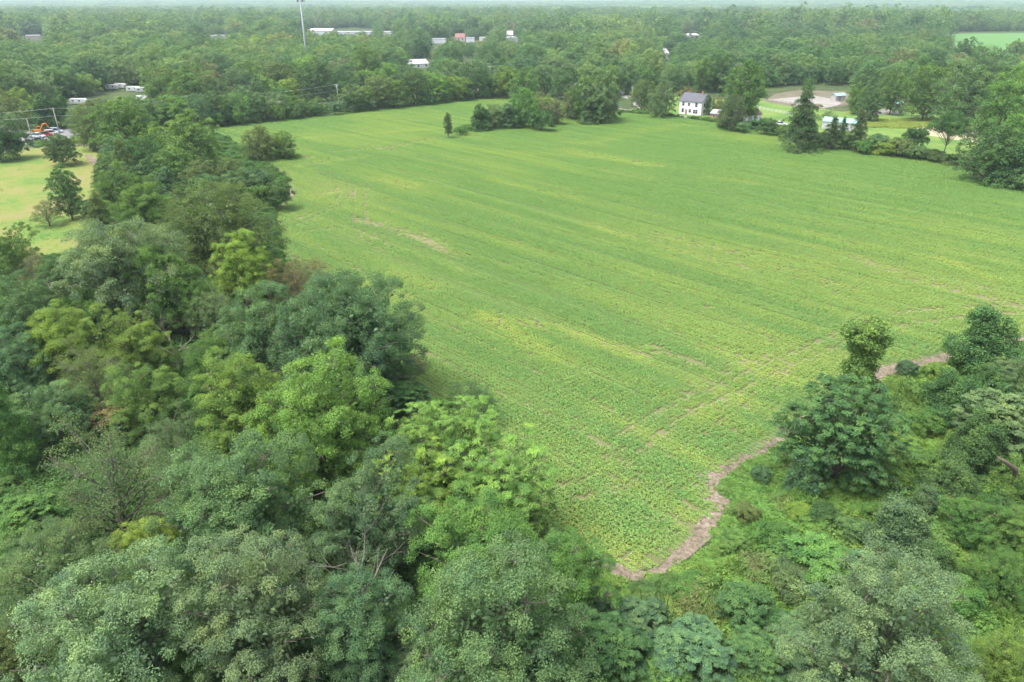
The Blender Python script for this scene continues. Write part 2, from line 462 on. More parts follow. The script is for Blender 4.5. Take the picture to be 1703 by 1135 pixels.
def lobes_for(r, shape, R, Hc, zc):
    """list of (centre, radii) of the masses that make up a crown"""
    out = []
    ENV = {'round': (44, -.86, .20, .19, .31), 'broad': (54, -.78, .22, .16, .27), 'ragged': (32, -.86, .48, .18, .33), 'tall': (36, -.82, .22, .22, .36), 'cauli': (90, -.8, .08, .13, .20), 'umbrella': (34, -.25, .3, .16, .28)}
    if shape in ENV:
        n, e0, amp, k0, k1 = ENV[shape]
        B = rand_dir(r, 7); ph = r.uniform(0, 6.28, 7)
        out.append(((0, 0, zc), (R * 0.6, R * 0.6, Hc * 0.33)))
        for i in range(n):
            e = 1 - (1 - e0) * (i + .5) / n + r.uniform(-.06, .06); e = max(-.95, min(.99, e))
            a = i * 2.39996 + r.uniform(-.35, .35); ce = math.sqrt(1 - e * e)
            d = np.array([ce * math.cos(a), ce * math.sin(a), e])
            bump = float(np.mean(np.cos(3.2 * (B @ d) + ph))) * 2.2
            k = r.uniform(k0, k1)
            env = (1 + amp * bump + r.uniform(-.08, .08)) * (1 - .75 * k)
            kz = k * min(1.0, Hc / (2 * R)) * 1.05
            out.append(((R * env * d[0], R * env * d[1], zc + Hc * .5 * env * d[2]), (R * k, R * k, R * max(kz, k * .75))))
    elif shape == 'spire':
        for i in range(16):
            t = i / 15; a = i * 2.4
            w = R * (1.05 - t) ** 0.8
            q = w * 0.35
            out.append(((q * math.cos(a), q * math.sin(a), zc - Hc * 0.45 + Hc * 0.88 * t), (w * 0.68 + .15, w * 0.68 + .15, Hc * 0.085)))
    elif shape == 'vine':       # smothered by climbers: stacked rounded drapes down to the ground
        n = 12
        for i in range(n):
            t = i / (n - 1); a = i * 2.1 + r.uniform(-.4, .4)
            w = R * (0.85 - 0.4 * t) * r.uniform(.7, 1.2)
            q = R * (0.62 - 0.3 * t) * r.uniform(.4, 1.2)
            out.append(((q * math.cos(a), q * math.sin(a), zc - Hc * 0.42 + Hc * 0.78 * t), (w * 0.55, w * 0.55, Hc * r.uniform(.14, .22))))
    elif shape == 'fork':
        for i in range(16):
            t = i / 15; a = i * 2.1 + r.uniform(-.5, .5); w = R * (.55 - .22 * t) * r.uniform(.7, 1.15)
            out.append(((R * .3 * (1 - .4 * t) * math.cos(a), R * .3 * (1 - .4 * t) * math.sin(a), Hc * (0.04 + 0.66 * t)), (w, w, Hc * r.uniform(.06, .1))))
        for i in range(15):
            a = i * 2.4; q = R * r.uniform(.2, .72); k = R * r.uniform(.2, .34)
            out.append(((q * math.cos(a), q * math.sin(a) * .8, Hc * r.uniform(.68, .95)), (k, k, k * .9)))
    elif shape == 'bush':
        for i in range(9):
            a = i * 2.4 + r.uniform(-.5, .5); q = math.sqrt((i + .3) / 9) * R * 0.68
            k = r.uniform(0.34, 0.5)
            out.append(((q * math.cos(a), q * math.sin(a), zc + Hc * (0.12 - 0.3 * (q / R) ** 2)), (R * k, R * k, Hc * r.uniform(.3, .42))))
    return out

def crown_points(r, lobes, nclump, low=-0.55, inner=0.12):
    """twig-end positions spread over the outer skins of the masses, with outward directions"""
    area = np.array([l[1][0] * l[1][2] for l in lobes]); area /= area.sum()
    P = []; D = []
    C = np.array([l[0] for l in lobes]); Rr = np.array([l[1] for l in lobes])
    need = nclump
    while need > 0:
        k = r.choice(len(lobes), size=need * 2, p=area)
        d = rand_dir(r, need * 2)
        d[:, 2] = np.where(d[:, 2] < low, -d[:, 2], d[:, 2])
        q = np.where(r.random(need * 2) < inner, r.uniform(0.3, 0.7, need * 2), r.uniform(0.78, 1.10, need * 2))
        p = C[k] + d * Rr[k] * q[:, None]
        dd = np.min(np.sqrt((((p[:, None] - C[None]) / Rr[None]) ** 2).sum(-1)) + (np.arange(len(lobes))[None] == k[:, None]) * 9, 1)
        keep = (dd > 0.72) | (r.random(len(p)) < 0.12)
        keep &= p[:, 2] > 0.15
        P.append(p[keep]); D.append(d[keep]); need -= keep.sum()
    return np.concatenate(P)[:nclump], np.concatenate(D)[:nclump]

def foliage(r, P, D, per, rc, L, asp=0.6, flat=0.6, upw=0.45, droop=0.0, rand=0.5):
    n = len(P)
    m = np.repeat(np.arange(n), per)
    rcv = rc * r.uniform(0.65, 1.3, n)
    axisc = unit(D * 0.55 + np.array([0, 0, 0.75]))          # each tuft is a flattened cushion facing up and out
    q = rand_dir(r, len(m)) * (r.random(len(m)) ** 0.45)[:, None]
    along = np.sum(q * axisc[m], -1, keepdims=True)
    q = q - axisc[m] * along * (1 - flat)
    pos = P[m] + q * rcv[m][:, None]
    nrm = unit(q * 0.45 + D[m] * 0.35 + np.array([0, 0, upw]) + r.normal(size=(len(m), 3)) * rand)
    ax = unit(q + D[m] * 0.6 + r.normal(size=(len(m), 3)) * 0.6 + np.array([0, 0, -droop]))
    Lv = L * r.uniform(0.65, 1.3, len(m))
    tint = np.clip(0.5 + 0.20 * r.normal(size=n)[m] + 0.13 * r.normal(size=len(m)), 0, 1)
    return kites(pos, ax, nrm, Lv, Lv * asp, 0.22, tint)

def fronds(r, P, D, nf, nl, Lf, leafL, leafW):
    """rosettes of feather-shaped leaves that arch outwards and droop"""
    n = len(P)
    m = np.repeat(np.arange(n), nf)
    a = r.uniform(0, 2 * math.pi, len(m))
    out = unit(np.stack([np.cos(a), np.sin(a), r.uniform(-0.1, 0.55, len(m))], -1) + D[m] * 0.5)
    Lv = Lf * r.uniform(0.7, 1.2, len(m))
    base_t = np.clip(0.5 + 0.22 * r.normal(size=n)[m] + 0.15 * r.normal(size=len(m)), 0, 1)
    C = []; A = []; Nn = []; T = []; LL = []
    up = np.array([0, 0, 1.0])
    for i in range(nl):
        t = (i // 2 + 1) / (nl / 2 + 0.5)
        c = P[m] + out * (Lv * t)[:, None] + up * (-(Lv * 0.45 * t * t))[:, None]
        tan = unit(out - up * 0.9 * t)
        sd = unit(np.cross(tan, up + 0.01)) * (1 if i % 2 else -1)
        nr = unit(np.cross(tan, sd) * (1 if i % 2 == 0 else -1) * -1 + r.normal(size=c.shape) * 0.25)
        nr = np.where(nr[:, 2:3] < 0, -nr, nr)
        C.append(c + sd * leafL * 0.42); A.append(unit(sd + tan * 0.5 - up * 0.35)); Nn.append(nr); T.append(base_t); LL.append(np.full(len(c), leafL) * (1.1 - 0.4 * t))
    C = np.concatenate(C); A = np.concatenate(A); Nn = np.concatenate(Nn); T = np.concatenate(T); LL = np.concatenate(LL)
    return kites(C, A, Nn, LL, LL * leafW, 0.1, T)

def skeleton(r, H, zb, lobes, P, ntwig, rt, lean=(0, 0), k=6, stems=1):
    mb = MB()
    for s in range(stems):
        a = s * 2.1; off = Vector((math.cos(a), math.sin(a), 0)) * (0.25 * (stems > 1))
        top = Vector((lean[0], lean[1], H * 0.82)) + off * 4
        pts = []
        for i in range(6):
            t = i / 5
            pts.append(off + (top - off) * t + Vector((r.normal(), r.normal(), 0)) * 0.18 * math.sin(math.pi * t))
        pts[0].z = -.1
        mb.tube(pts, [rt * 1.35] + [rt * (1 - 0.85 * (i / 5)) for i in range(1, 6)], k + 1)
    def at(t): return pts[min(4, int(t * 5))].lerp(pts[min(5, int(t * 5) + 1)], t * 5 - int(t * 5))
    for (c, rad) in lobes:
        c = Vector(c)
        t0 = max(0.12, min(0.8, (c.z - H * 0.22) / H))
        a = at(t0); mid = a.lerp(c, 0.55) + Vector((0, 0, 0.1 * (c - a).length))
        rl = rt * (0.5 - 0.3 * t0)
        mb.tube([a, mid, c, c + (c - mid) * 0.55], [rl, rl * 0.7, rl * 0.42, 0.02], 5, False)
    if len(P) and ntwig:
        C = np.array([l[0] for l in lobes])
        for i in r.choice(len(P), size=min(ntwig, len(P)), replace=False):
            p = P[i]; j = int(np.argmin(((C - p) ** 2).sum(-1))); c = Vector(C[j]); p = Vector(p)
            mid = c.lerp(p, 0.5) + Vector(r.normal(size=3)) * 0.15
            mb.tube([c, mid, p], [rt * 0.13 + .012, rt * 0.08 + .008, 0.012], 3, False)
    return mb

MODELS = {}
class Model: pass
def model(key, seed, shape, R, H, base, kind='leaf', ncl=300, per=110, rc=0.75, L=0.2, asp=0.62, flat=0.55, upw=0.45, low=-0.5, ntwig=60, rt=0.2,
          droop=0.0, rand=0.5, inner=0.12, stems=1, nf=9, nl=10, Lf=0.75, leafL=0.24, leafW=0.38, lean=(0, 0), core=4.0):
    r = np.random.default_rng(seed)
    Hc = H - base; zc = base + Hc / 2
    lobes = lobes_for(r, shape, R, Hc, zc)
    if lean != (0, 0): lobes = [((c[0] + lean[0] * c[2] / H, c[1] + lean[1] * c[2] / H, c[2]), rr) for c, rr in lobes]
    P, D = crown_points(r, lobes, ncl, low, inner)
    if kind == 'leaf': v, f, t = foliage(r, P, D, per, rc, L, asp, flat, upw, droop, rand)
    else:
        v, f, t = fronds(r, P, D, nf, nl, Lf, leafL, leafW)
    # added inner leaves that block light and darken the crown's inside, tinted darker
    nc = int(core * 2 * ncl)
    if nc:
        ll = lobes[0] if shape in ('round', 'broad', 'ragged', 'tall', 'cauli', 'umbrella') else None
        k = r.integers(0, len(lobes), nc)
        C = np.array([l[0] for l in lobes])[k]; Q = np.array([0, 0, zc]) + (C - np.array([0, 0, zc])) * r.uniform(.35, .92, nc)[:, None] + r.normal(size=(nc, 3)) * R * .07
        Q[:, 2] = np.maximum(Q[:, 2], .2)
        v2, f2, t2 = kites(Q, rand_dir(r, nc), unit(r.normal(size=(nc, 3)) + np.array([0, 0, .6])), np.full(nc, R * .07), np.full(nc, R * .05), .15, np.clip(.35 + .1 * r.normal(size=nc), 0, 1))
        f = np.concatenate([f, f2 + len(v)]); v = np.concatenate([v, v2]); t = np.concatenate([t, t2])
    m = Model()
    ext = np.percentile(np.abs(v[:, :2]), 99)
    m.R = ext; m.zc = (np.percentile(v[:, 2], 3) + np.percentile(v[:, 2], 98)) / 2; m.H = np.percentile(v[:, 2], 99.5); m.hc = np.percentile(v[:, 2], 98) - np.percentile(v[:, 2], 3)
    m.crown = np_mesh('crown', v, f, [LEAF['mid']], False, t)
    m.trunk = skeleton(r, H, base, lobes, P, ntwig, rt, lean, 6, stems).mesh('trunk', BARK, True)
    MODELS[key] = m
    return m
# near trees, full detail
model('maple_a', 1, 'round', 5.5, 12.5, -0.8, ncl=470, per=190, rc=0.6, L=0.118, flat=0.6)
model('maple_b', 2, 'round', 5.2, 12.0, -0.8, ncl=470, per=190, rc=0.56, L=0.115, flat=0.6)
model('maple_c', 3, 'broad', 6.0, 11.5, -0.8, ncl=520, per=180, rc=0.58, L=0.122, flat=0.6)
model('maple_d', 4, 'ragged', 5.4, 12.5, -0.8, ncl=430, per=185, rc=0.62, L=0.120, flat=0.55, ntwig=120)
model('maple_e', 5, 'tall', 4.4, 13.5, -0.8, ncl=440, per=185, rc=0.58, L=0.115, flat=0.6)
model('oak_a', 6, 'cauli', 6.0, 12.0, -0.8, ncl=1000, per=160, rc=0.5, L=0.108, flat=0.85, upw=0.35, asp=0.5)
model('fine_a', 7, 'round', 5.5, 11.0, -0.8, ncl=480, per=160, rc=0.6, L=0.105, rand=0.7, asp=0.45, flat=0.6)
model('thin_a', 8, 'ragged', 4.8, 11.5, 0.8, ncl=360, per=70, rc=0.7, L=0.14, rand=0.7, ntwig=260, inner=0.25, asp=0.45, core=.5)
model('walnut_a', 9, 'ragged', 4.6, 12.5, 2.0, 'frond', ncl=250, ntwig=120, nf=9, nl=12, Lf=0.85, leafL=0.26, leafW=0.36, inner=0.15, core=1.2)
model('walnut_b', 10, 'ragged', 5.0, 11.0, 1.2, 'frond', ncl=280, ntwig=120, nf=9, nl=12, Lf=0.8, leafL=0.26, leafW=0.36, inner=0.15, core=1.2)
model('sumac_a', 11, 'bush', 4.8, 9.0, 0.4, 'frond', ncl=400, ntwig=60, nf=9, nl=10, Lf=0.62, leafL=0.28, leafW=0.42, stems=3, rt=0.14)
model('sumac_b', 19, 'round', 5.0, 9.0, 0.2, 'frond', ncl=620, ntwig=60, nf=8, nl=8, Lf=0.45, leafL=0.23, leafW=0.45, stems=3, rt=0.14, core=2)
model('vine_a', 12, 'vine', 3.2, 9.0, 0.1, ncl=290, per=120, rc=0.62, L=0.17, asp=0.85, flat=0.8, upw=0.25, low=-0.9, ntwig=10)
model('vine_b', 13, 'vine', 4.4, 8.5, 0.1, ncl=340, per=120, rc=0.7, L=0.17, asp=0.85, flat=0.8, upw=0.25, low=-0.9, ntwig=10)
model('vine_y', 18, 'fork', 2.4, 10.5, 0.1, ncl=300, per=110, rc=0.55, L=0.17, asp=0.8, flat=0.8, upw=0.3, low=-0.9, ntwig=10)
model('shrub_a', 14, 'bush', 2.6, 3.6, 0.1, ncl=170, per=100, rc=0.5, L=0.15, asp=0.7, rt=0.07, stems=3, low=-0.7, ntwig=20)
model('shrub_b', 15, 'bush', 2.8, 4.0, 0.1, ncl=180, per=95, rc=0.5, L=0.16, asp=0.6, rt=0.07, stems=3, low=-0.7, ntwig=20)
model('shrub_frond', 16, 'bush', 2.6, 3.8, 0.3, 'frond', ncl=150, ntwig=20, nf=8, nl=10, Lf=0.55, leafL=0.24, leafW=0.42, stems=3, rt=0.06)
model('conifer_a', 17, 'spire', 3.4, 13.0, 0.4, ncl=420, per=90, rc=0.62, L=0.18, asp=0.3, flat=0.45, upw=0.4, droop=0.5, low=-0.4, rt=0.2, ntwig=40)
# middle distance
model('mid_round', 21, 'round', 5.5, 12.0, -1.6, ncl=270, per=60, rc=0.75, L=0.27)
model('mid_round_b', 22, 'round', 5.2, 11.5, -1.6, ncl=270, per=60, rc=0.72, L=0.26)
model('mid_broad', 23, 'broad', 6.0, 11.5, -1.6, ncl=290, per=60, rc=0.75, L=0.27)
model('mid_tall', 24, 'tall', 4.4, 13.0, -1.6, ncl=250, per=56, rc=0.75, L=0.27)
model('mid_ragged', 25, 'ragged', 5.2, 12.0, -1.6, ncl=260, per=58, rc=0.78, L=0.27, ntwig=90)
model('mid_fine', 26, 'round', 5.4, 11.0, -1.6, ncl=330, per=46, rc=0.8, L=0.24, rand=0.7, asp=0.5)
model('mid_cedar', 27, 'spire', 3.8, 10.5, 0.1, ncl=280, per=50, rc=0.62, L=0.25, asp=0.35, flat=0.6, low=-0.6)
model('mid_vine', 28, 'vine', 4.0, 9.0, 0.1, ncl=260, per=50, rc=0.75, L=0.29, asp=0.8, flat=0.8, low=-0.9)
model('mid_bush', 29, 'bush', 3.4, 4.6, 0.1, ncl=170, per=50, rc=0.65, L=0.26, low=-0.7, rt=0.08, stems=3)
model('mid_thin', 30, 'ragged', 4.6, 12.0, 1.5, ncl=170, per=32, rc=0.95, L=0.27, ntwig=150, core=.5)
model('mid_column', 31, 'tall', 2.0, 9.5, 0.1, ncl=170, per=50, rc=0.5, L=0.22, low=-0.8, rt=0.12)
model('mid_umbrella', 32, 'umbrella', 5.6, 13.0, 5.0, ncl=260, per=60, rc=0.8, L=0.26)
# far
model('far_round', 41, 'round', 5.6, 12.0, -1.0, ncl=160, per=18, rc=0.95, L=0.62, ntwig=0)
model('far_round_b', 42, 'round', 5.2, 11.5, -1.0, ncl=160, per=18, rc=0.9, L=0.60, ntwig=0)
model('far_broad', 43, 'broad', 6.2, 11.5, -1.0, ncl=170, per=18, rc=0.95, L=0.62, ntwig=0)
model('far_tall', 44, 'broad', 5.2, 12.0, -1.0, ncl=160, per=18, rc=0.9, L=0.60, ntwig=0)
model('far_ragged', 45, 'ragged', 5.6, 12.0, -1.0, ncl=160, per=18, rc=0.95, L=0.62, ntwig=0)

def plant_object(name, key, x, y, s, sz, rz, colour, label, cat, group, bark=None, crown_name='crown', trunk_name='trunk', z=0.0):
    m = MODELS[key]
    t = thing(name, label, cat, (x, y, z), rz, group)
    t.scale = (s, s, s * sz)
    c = link(crown_name, m.crown, t)
    c.material_slots[0].link = 'OBJECT'; c.material_slots[0].material = LEAF[colour]
    k = link(trunk_name, m.trunk, t)
    if bark: k.material_slots[0].link = 'OBJECT'; k.material_slots[0].material = bark
    return t
def spot(u, v, w, key, sz=1.0):
    """where a tree whose crown is centred at pixel (u, v) and w pixels wide stands, and its scale"""
    m = MODELS[key]; s = 1.0
    for _ in range(12):
        zc = m.zc * s * sz
        x, y = G(u, v, zc)
        d = PX(x, y, zc)[2]
        s = (w / 2) * d / FPX / m.R
    return x, y, s
COUNT = {}
def put(u, v, w, key, colour, label, sz=1.0, name='tree', cat='tree', group=None):
    x, y, s = spot(u, v, w, key, sz)
    return plant_object(name, key, x, y, s, sz, RND.uniform(0, 6.28), colour, label, cat, group)

# ------------------------------------------------------------------ trees placed one by one
GW = 'trees of the near left wood'
NEAR = [
 # u, v, w, model, colour, label, vertical stretch
 (578, 562, 232, 'oak_a', 'blue', 'large dark dense oak bulging into the crop field at the wood edge', 1.0),
 (368, 382, 196, 'fine_a', 'olive', 'very wide olive tree with fine foliage beside the crop field', 0.95),
 (518, 690, 232, 'maple_c', 'bright', 'large bright light-green maple left of the walnut trees', 1.0),
 (395, 665, 150, 'maple_b', 'bright', 'bright green tree touching the large light-green maple on its left', 1.0),
 (395, 845, 250, 'maple_a', 'grey', 'big grey-green maple left of the tree with bare inner limbs', 1.0),
 (420, 1010, 250, 'maple_b', 'silver', 'silvery grey-green maple at the bottom edge, right of its twin', 1.05),
 (190, 1055, 300, 'maple_a', 'silver', 'silvery grey-green maple in the bottom left corner of the wood', 1.0),
 (250, 915, 112, 'maple_e', 'yellow', 'small yellow-green tree glowing among grey-green maples', 0.85),
 (88, 960, 215, 'fine_a', 'grey', 'dull grey-green tree at the left edge above the corner maple', 1.0),
 (48, 862, 125, 'sumac_a', 'mid', 'feathery leaved sumac tree at the left edge of the wood', 1.0),
 (185, 800, 200, 'thin_a', 'grey', 'thin grey-green tree with bare purplish twigs showing through', 1.0),
 (612, 860, 205, 'maple_d', 'blue', 'blue-green tree with pale bare limbs showing inside the crown', 1.1),
 (600, 1045, 170, 'maple_e', 'blue', 'dark blue-green tree directly below the tree with bare limbs', 0.9),
 (800, 935, 225, 'maple_a', 'mid', 'broad mid green tree below the yellow-green walnuts', 1.0),
 (835, 1050, 300, 'maple_b', 'grey', 'dense grey-green tree at the bottom edge in the middle', 1.0),
 (945, 975, 145, 'maple_e', 'mid', 'upright green tree nearest the field tip', 1.0),
 (700, 735, 140, 'walnut_a', 'bright', 'feathery walnut with a pale forked trunk showing', 1.15),
 (778, 720, 135, 'walnut_a', 'bright', 'feathery walnut by the field edge beside the dark bush', 1.1),
 (690, 812, 150, 'walnut_b', 'yellow', 'yellow-green walnut between the two feathery walnuts and the limb-showing tree', 1.0),
 (835, 800, 170, 'walnut_b', 'bright', 'wide feathery walnut overhanging the field edge', 1.05),
 (888, 865, 85, 'walnut_a', 'mid', 'narrow dark walnut at the field edge near the field tip', 1.2),
 (655, 655, 100, 'sumac_a', 'dark', 'low dark sumac clump under the large dark oak', 0.7),
 (790, 665, 85, 'thin_a', 'dark', 'thin dark bush standing out in the crop beside the walnuts', 0.7),
 (440, 560, 155, 'maple_b', 'grey', 'light grey-green tree left of the large dark oak', 1.0),
 (500, 598, 95, 'maple_e', 'bright', 'small bright tree in front of the large dark oak', 0.9),
 (492, 465, 95, 'thin_a', 'rust', 'sparse rusty brown tree behind the large dark oak', 0.75),
 (400, 442, 98, 'maple_b', 'yellow', 'yellow-green tree in front of the very wide olive tree', 1.05),
 (290, 480, 135, 'maple_c', 'mid', 'mid green tree left of the yellow-green tree by the olive giant', 1.1),
 (195, 455, 190, 'maple_a', 'silver', 'broad pale grey-green tree in the middle of the upper wood', 1.0),
 (238, 415, 100, 'fine_a', 'silver', 'pale tree between the broad pale tree and the olive giant', 0.9),
 (352, 525, 88, 'fine_a', 'grey', 'small rounded grey-green tree beside a dead snag', 1.05),
 (232, 335, 104, 'maple_d', 'mid', 'light green tree with a pale trunk near the stubble field', 1.05),
 (168, 372, 70, 'conifer_a', 'olive', 'olive brown cedar at the corner of the stubble field', 0.8),
 (108, 318, 52, 'mid_tall', 'dark', 'tall dark leaning tree standing out in the stubble field', 1.15),
 (76, 352, 50, 'thin_a', 'olive', 'half-bare olive tree beside the tall leaning tree', 0.7),
 (18, 415, 75, 'maple_d', 'mid', 'green tree at the left edge beside the stubble field', 1.0),
 (60, 448, 62, 'thin_a', 'brown', 'brownish thinning tree below the corner of the stubble field', 0.9),
 (100, 470, 80, 'maple_e', 'dark', 'dark tree just right of the brownish thinning tree', 0.8),
 (95, 570, 115, 'maple_e', 'yellow', 'upright yellow-green tree with a pointed top in the left wood', 0.85),
 (215, 570, 125, 'maple_d', 'bright', 'bright green tree right of the pointed yellow-green tree', 0.95),
 (40, 525, 120, 'maple_b', 'grey', 'grey-green tree at the left edge above the pointed yellow-green tree', 1.0),
 (150, 520, 105, 'maple_a', 'mid', 'mid green tree behind the pointed yellow-green tree', 0.9),
 (30, 600, 110, 'maple_b', 'blue', 'blue-green tree at the left edge below the pointed yellow-green tree', 0.9),
 (150, 625, 120, 'thin_a', 'olive', 'dull olive tree below the pointed yellow-green tree', 0.9),
 (95, 680, 130, 'maple_c', 'grey', 'dull grey-green tree above the dark marshy gap', 0.85),
 (188, 690, 80, 'shrub_frond', 'rust', 'small tree with reddish leaves above the dark marshy gap', 1.0),
 (245, 655, 130, 'maple_d', 'mid', 'dark-hearted green tree right of the reddish small tree', 0.9),
 (8, 705, 95, 'conifer_a', 'mid', 'green conifer with layered boughs at the left edge', 1.0),
 (372, 590, 120, 'fine_a', 'mid', 'fine leaved green tree between two light-green maples', 0.9),
 (285, 735, 110, 'thin_a', 'grey', 'grey twiggy tree left of the bright twin maple', 0.95),
 (300, 830, 90, 'maple_e', 'grey', 'narrow grey-green tree between the twiggy tree and the big maple', 0.9),
 (480, 800, 105, 'maple_a', 'mid', 'green tree filling in under the large light-green maple', 0.9),
 (20, 1080, 130, 'fine_a', 'olive', 'olive tree cut by the bottom left corner', 0.9),
 (545, 985, 90, 'shrub_a', 'dark', 'dark shrub in the gap between silvery maple and limb-showing tree', 1.0),
 (1000, 1075, 150, 'sumac_a', 'dark', 'dark feathery sumac at the bottom edge right of the dense grey-green tree', 0.9),
 (965, 1000, 90, 'shrub_frond', 'blue', 'blue-green sumac bush at the very tip of the crop field', 1.0),
 (700, 1110, 120, 'maple_c', 'silver', 'low silvery tree cut by the bottom edge left of the dense tree', 0.8),
 (735, 680, 60, 'shrub_a', 'mid', 'round green bush at the field edge below the large dark oak', 1.0),
 (690, 600, 45, 'thin_a', 'brown', 'wispy brown sapling leaning over the crop beside the dark oak', 0.6),
 (330, 1090, 110, 'maple_e', 'mid', 'mid green tree at the bottom edge between the two silvery maples', 0.8),
]
for u, v, w, key, colour, label, sz in NEAR:
    put(u, v, w, key, colour, label, sz, group=GW)

GB = 'trees and bushes between stubble field and crop field'
BELT1 = [
 (99, 247, 58, 'mid_broad', 'dark', 'lone spreading dark tree on the lawn by the parked vehicles', 1.0),
 (150, 212, 62, 'mid_fine', 'olive', 'olive tree right of the tall leaning utility pole', 1.1),
 (205, 212, 110, 'mid_broad', 'mid', 'wide mid green tree behind the lone spreading tree', 1.0),
 (318, 234, 88, 'mid_round', 'mid', 'round light tree at the left end of the far crop strip', 1.0),
 (250, 236, 70, 'mid_ragged', 'yellow', 'yellowish tree in the belt left of the far crop strip', 0.9),
 (200, 258, 66, 'mid_round_b', 'blue', 'blue-green tree in the belt right of the dirt track', 1.0),
 (240, 262, 70, 'mid_fine', 'dark', 'dark tree in the middle of the belt by the dirt track', 1.0),
 (290, 272, 75, 'mid_broad', 'mid', 'mid green tree in the belt left of the two field trees', 0.9),
 (185, 298, 66, 'mid_round', 'dark', 'dark tree at the stubble field side of the belt', 1.0),
 (205, 278, 58, 'mid_cedar', 'olive', 'olive cedar at the stubble field side of the belt', 1.0),
 (240, 300, 60, 'mid_vine', 'dark', 'vine covered dark clump in the belt behind the pale-trunked tree', 0.8),
 (270, 310, 56, 'mid_vine', 'blue', 'bluish vine covered clump in the belt above the olive giant', 0.8),
 (330, 288, 62, 'mid_ragged', 'olive', 'olive bush with bare stems in the belt', 0.8),
 (345, 310, 60, 'mid_bush', 'grey', 'grey-green bush in the belt above the olive giant', 1.2),
 (375, 285, 62, 'mid_ragged', 'olive', 'yellowish olive scrub near the tip of the belt', 0.8),
 (395, 310, 64, 'mid_round', 'grey', 'grey-green bush tree near the tip of the belt', 0.8),
 (425, 300, 56, 'mid_bush', 'blue', 'blue-green bush at the tip of the belt', 1.3),
 (430, 325, 48, 'mid_bush', 'mid', 'mid green bush at the tip of the belt', 1.3),
 (462, 322, 50, 'mid_bush', 'dark', 'dark bush touching the crop at the tip of the belt', 1.35),
 (305, 318, 50, 'mid_ragged', 'dark', 'dark ragged bush above the olive giant', 0.8),
 (150, 345, 45, 'mid_bush', 'dark', 'dark low bush at the stubble field corner', 1.2),
 (276, 345, 50, 'mid_round_b', 'grey', 'grey-green tree squeezed between pale-trunked tree and olive giant', 1.0),
 (430, 236, 56, 'mid_round', 'olive', 'left tree of the pair standing alone in the crop', 0.95),
 (470, 240, 48, 'mid_round_b', 'mid', 'right tree of the pair standing alone in the crop', 0.9),
 (262, 395, 60, 'mid_ragged', 'olive', 'olive scrub tree behind the broad pale tree', 0.9),
]
for u, v, w, key, colour, label, sz in BELT1: put(u, v, w, key, colour, label, sz, group=GB)

GH = 'trees and shrubs of the short hedgerow in the crop'
HEDGE = [
 (745, 205, 15, 'mid_column', 'cedar', 'slim dark column tree at the left end of the hedgerow', 1.15),
 (766, 217, 22, 'mid_bush', 'mid', 'low green bush beside the slim column tree', 0.9),
 (798, 197, 40, 'mid_vine', 'dark', 'dark rounded shrub tree second from the column tree', 0.8),
 (822, 192, 42, 'mid_round_b', 'grey', 'grey-green hedgerow tree right of the dark rounded shrub', 0.9),
 (848, 194, 42, 'mid_vine', 'blue', 'bluish vine covered hedgerow shrub in the middle', 0.75),
 (872, 178, 52, 'mid_round', 'mid', 'tall mid green hedgerow tree in the middle', 1.1),
 (902, 178, 48, 'mid_ragged', 'olive', 'olive hedgerow tree right of the tall middle one', 1.0),
 (900, 197, 44, 'mid_bush', 'dark', 'dark hedgerow shrub below the olive tree', 1.1),
 (922, 186, 36, 'mid_round', 'brown', 'brownish tree at the right end of the hedgerow', 1.0),
 (952, 172, 44, 'mid_ragged', 'brown', 'brownish tree at the left of the dark group by the field corner', 1.1),
 (975, 162, 66, 'mid_broad', 'mid', 'big mid green tree of the dark group by the field corner', 1.2),
 (1002, 158, 62, 'mid_round', 'grey', 'grey-green tree of the dark group by the field corner', 1.25),
 (985, 182, 46, 'mid_vine', 'dark', 'dark vine covered shrub at the foot of the corner group', 0.8),
 (1015, 172, 42, 'mid_vine', 'blue', 'bluish vine covered shrub at the right of the corner group', 1.0),
]
for u, v, w, key, colour, label, sz in HEDGE: put(u, v, w, key, colour, label, sz, group=GH)

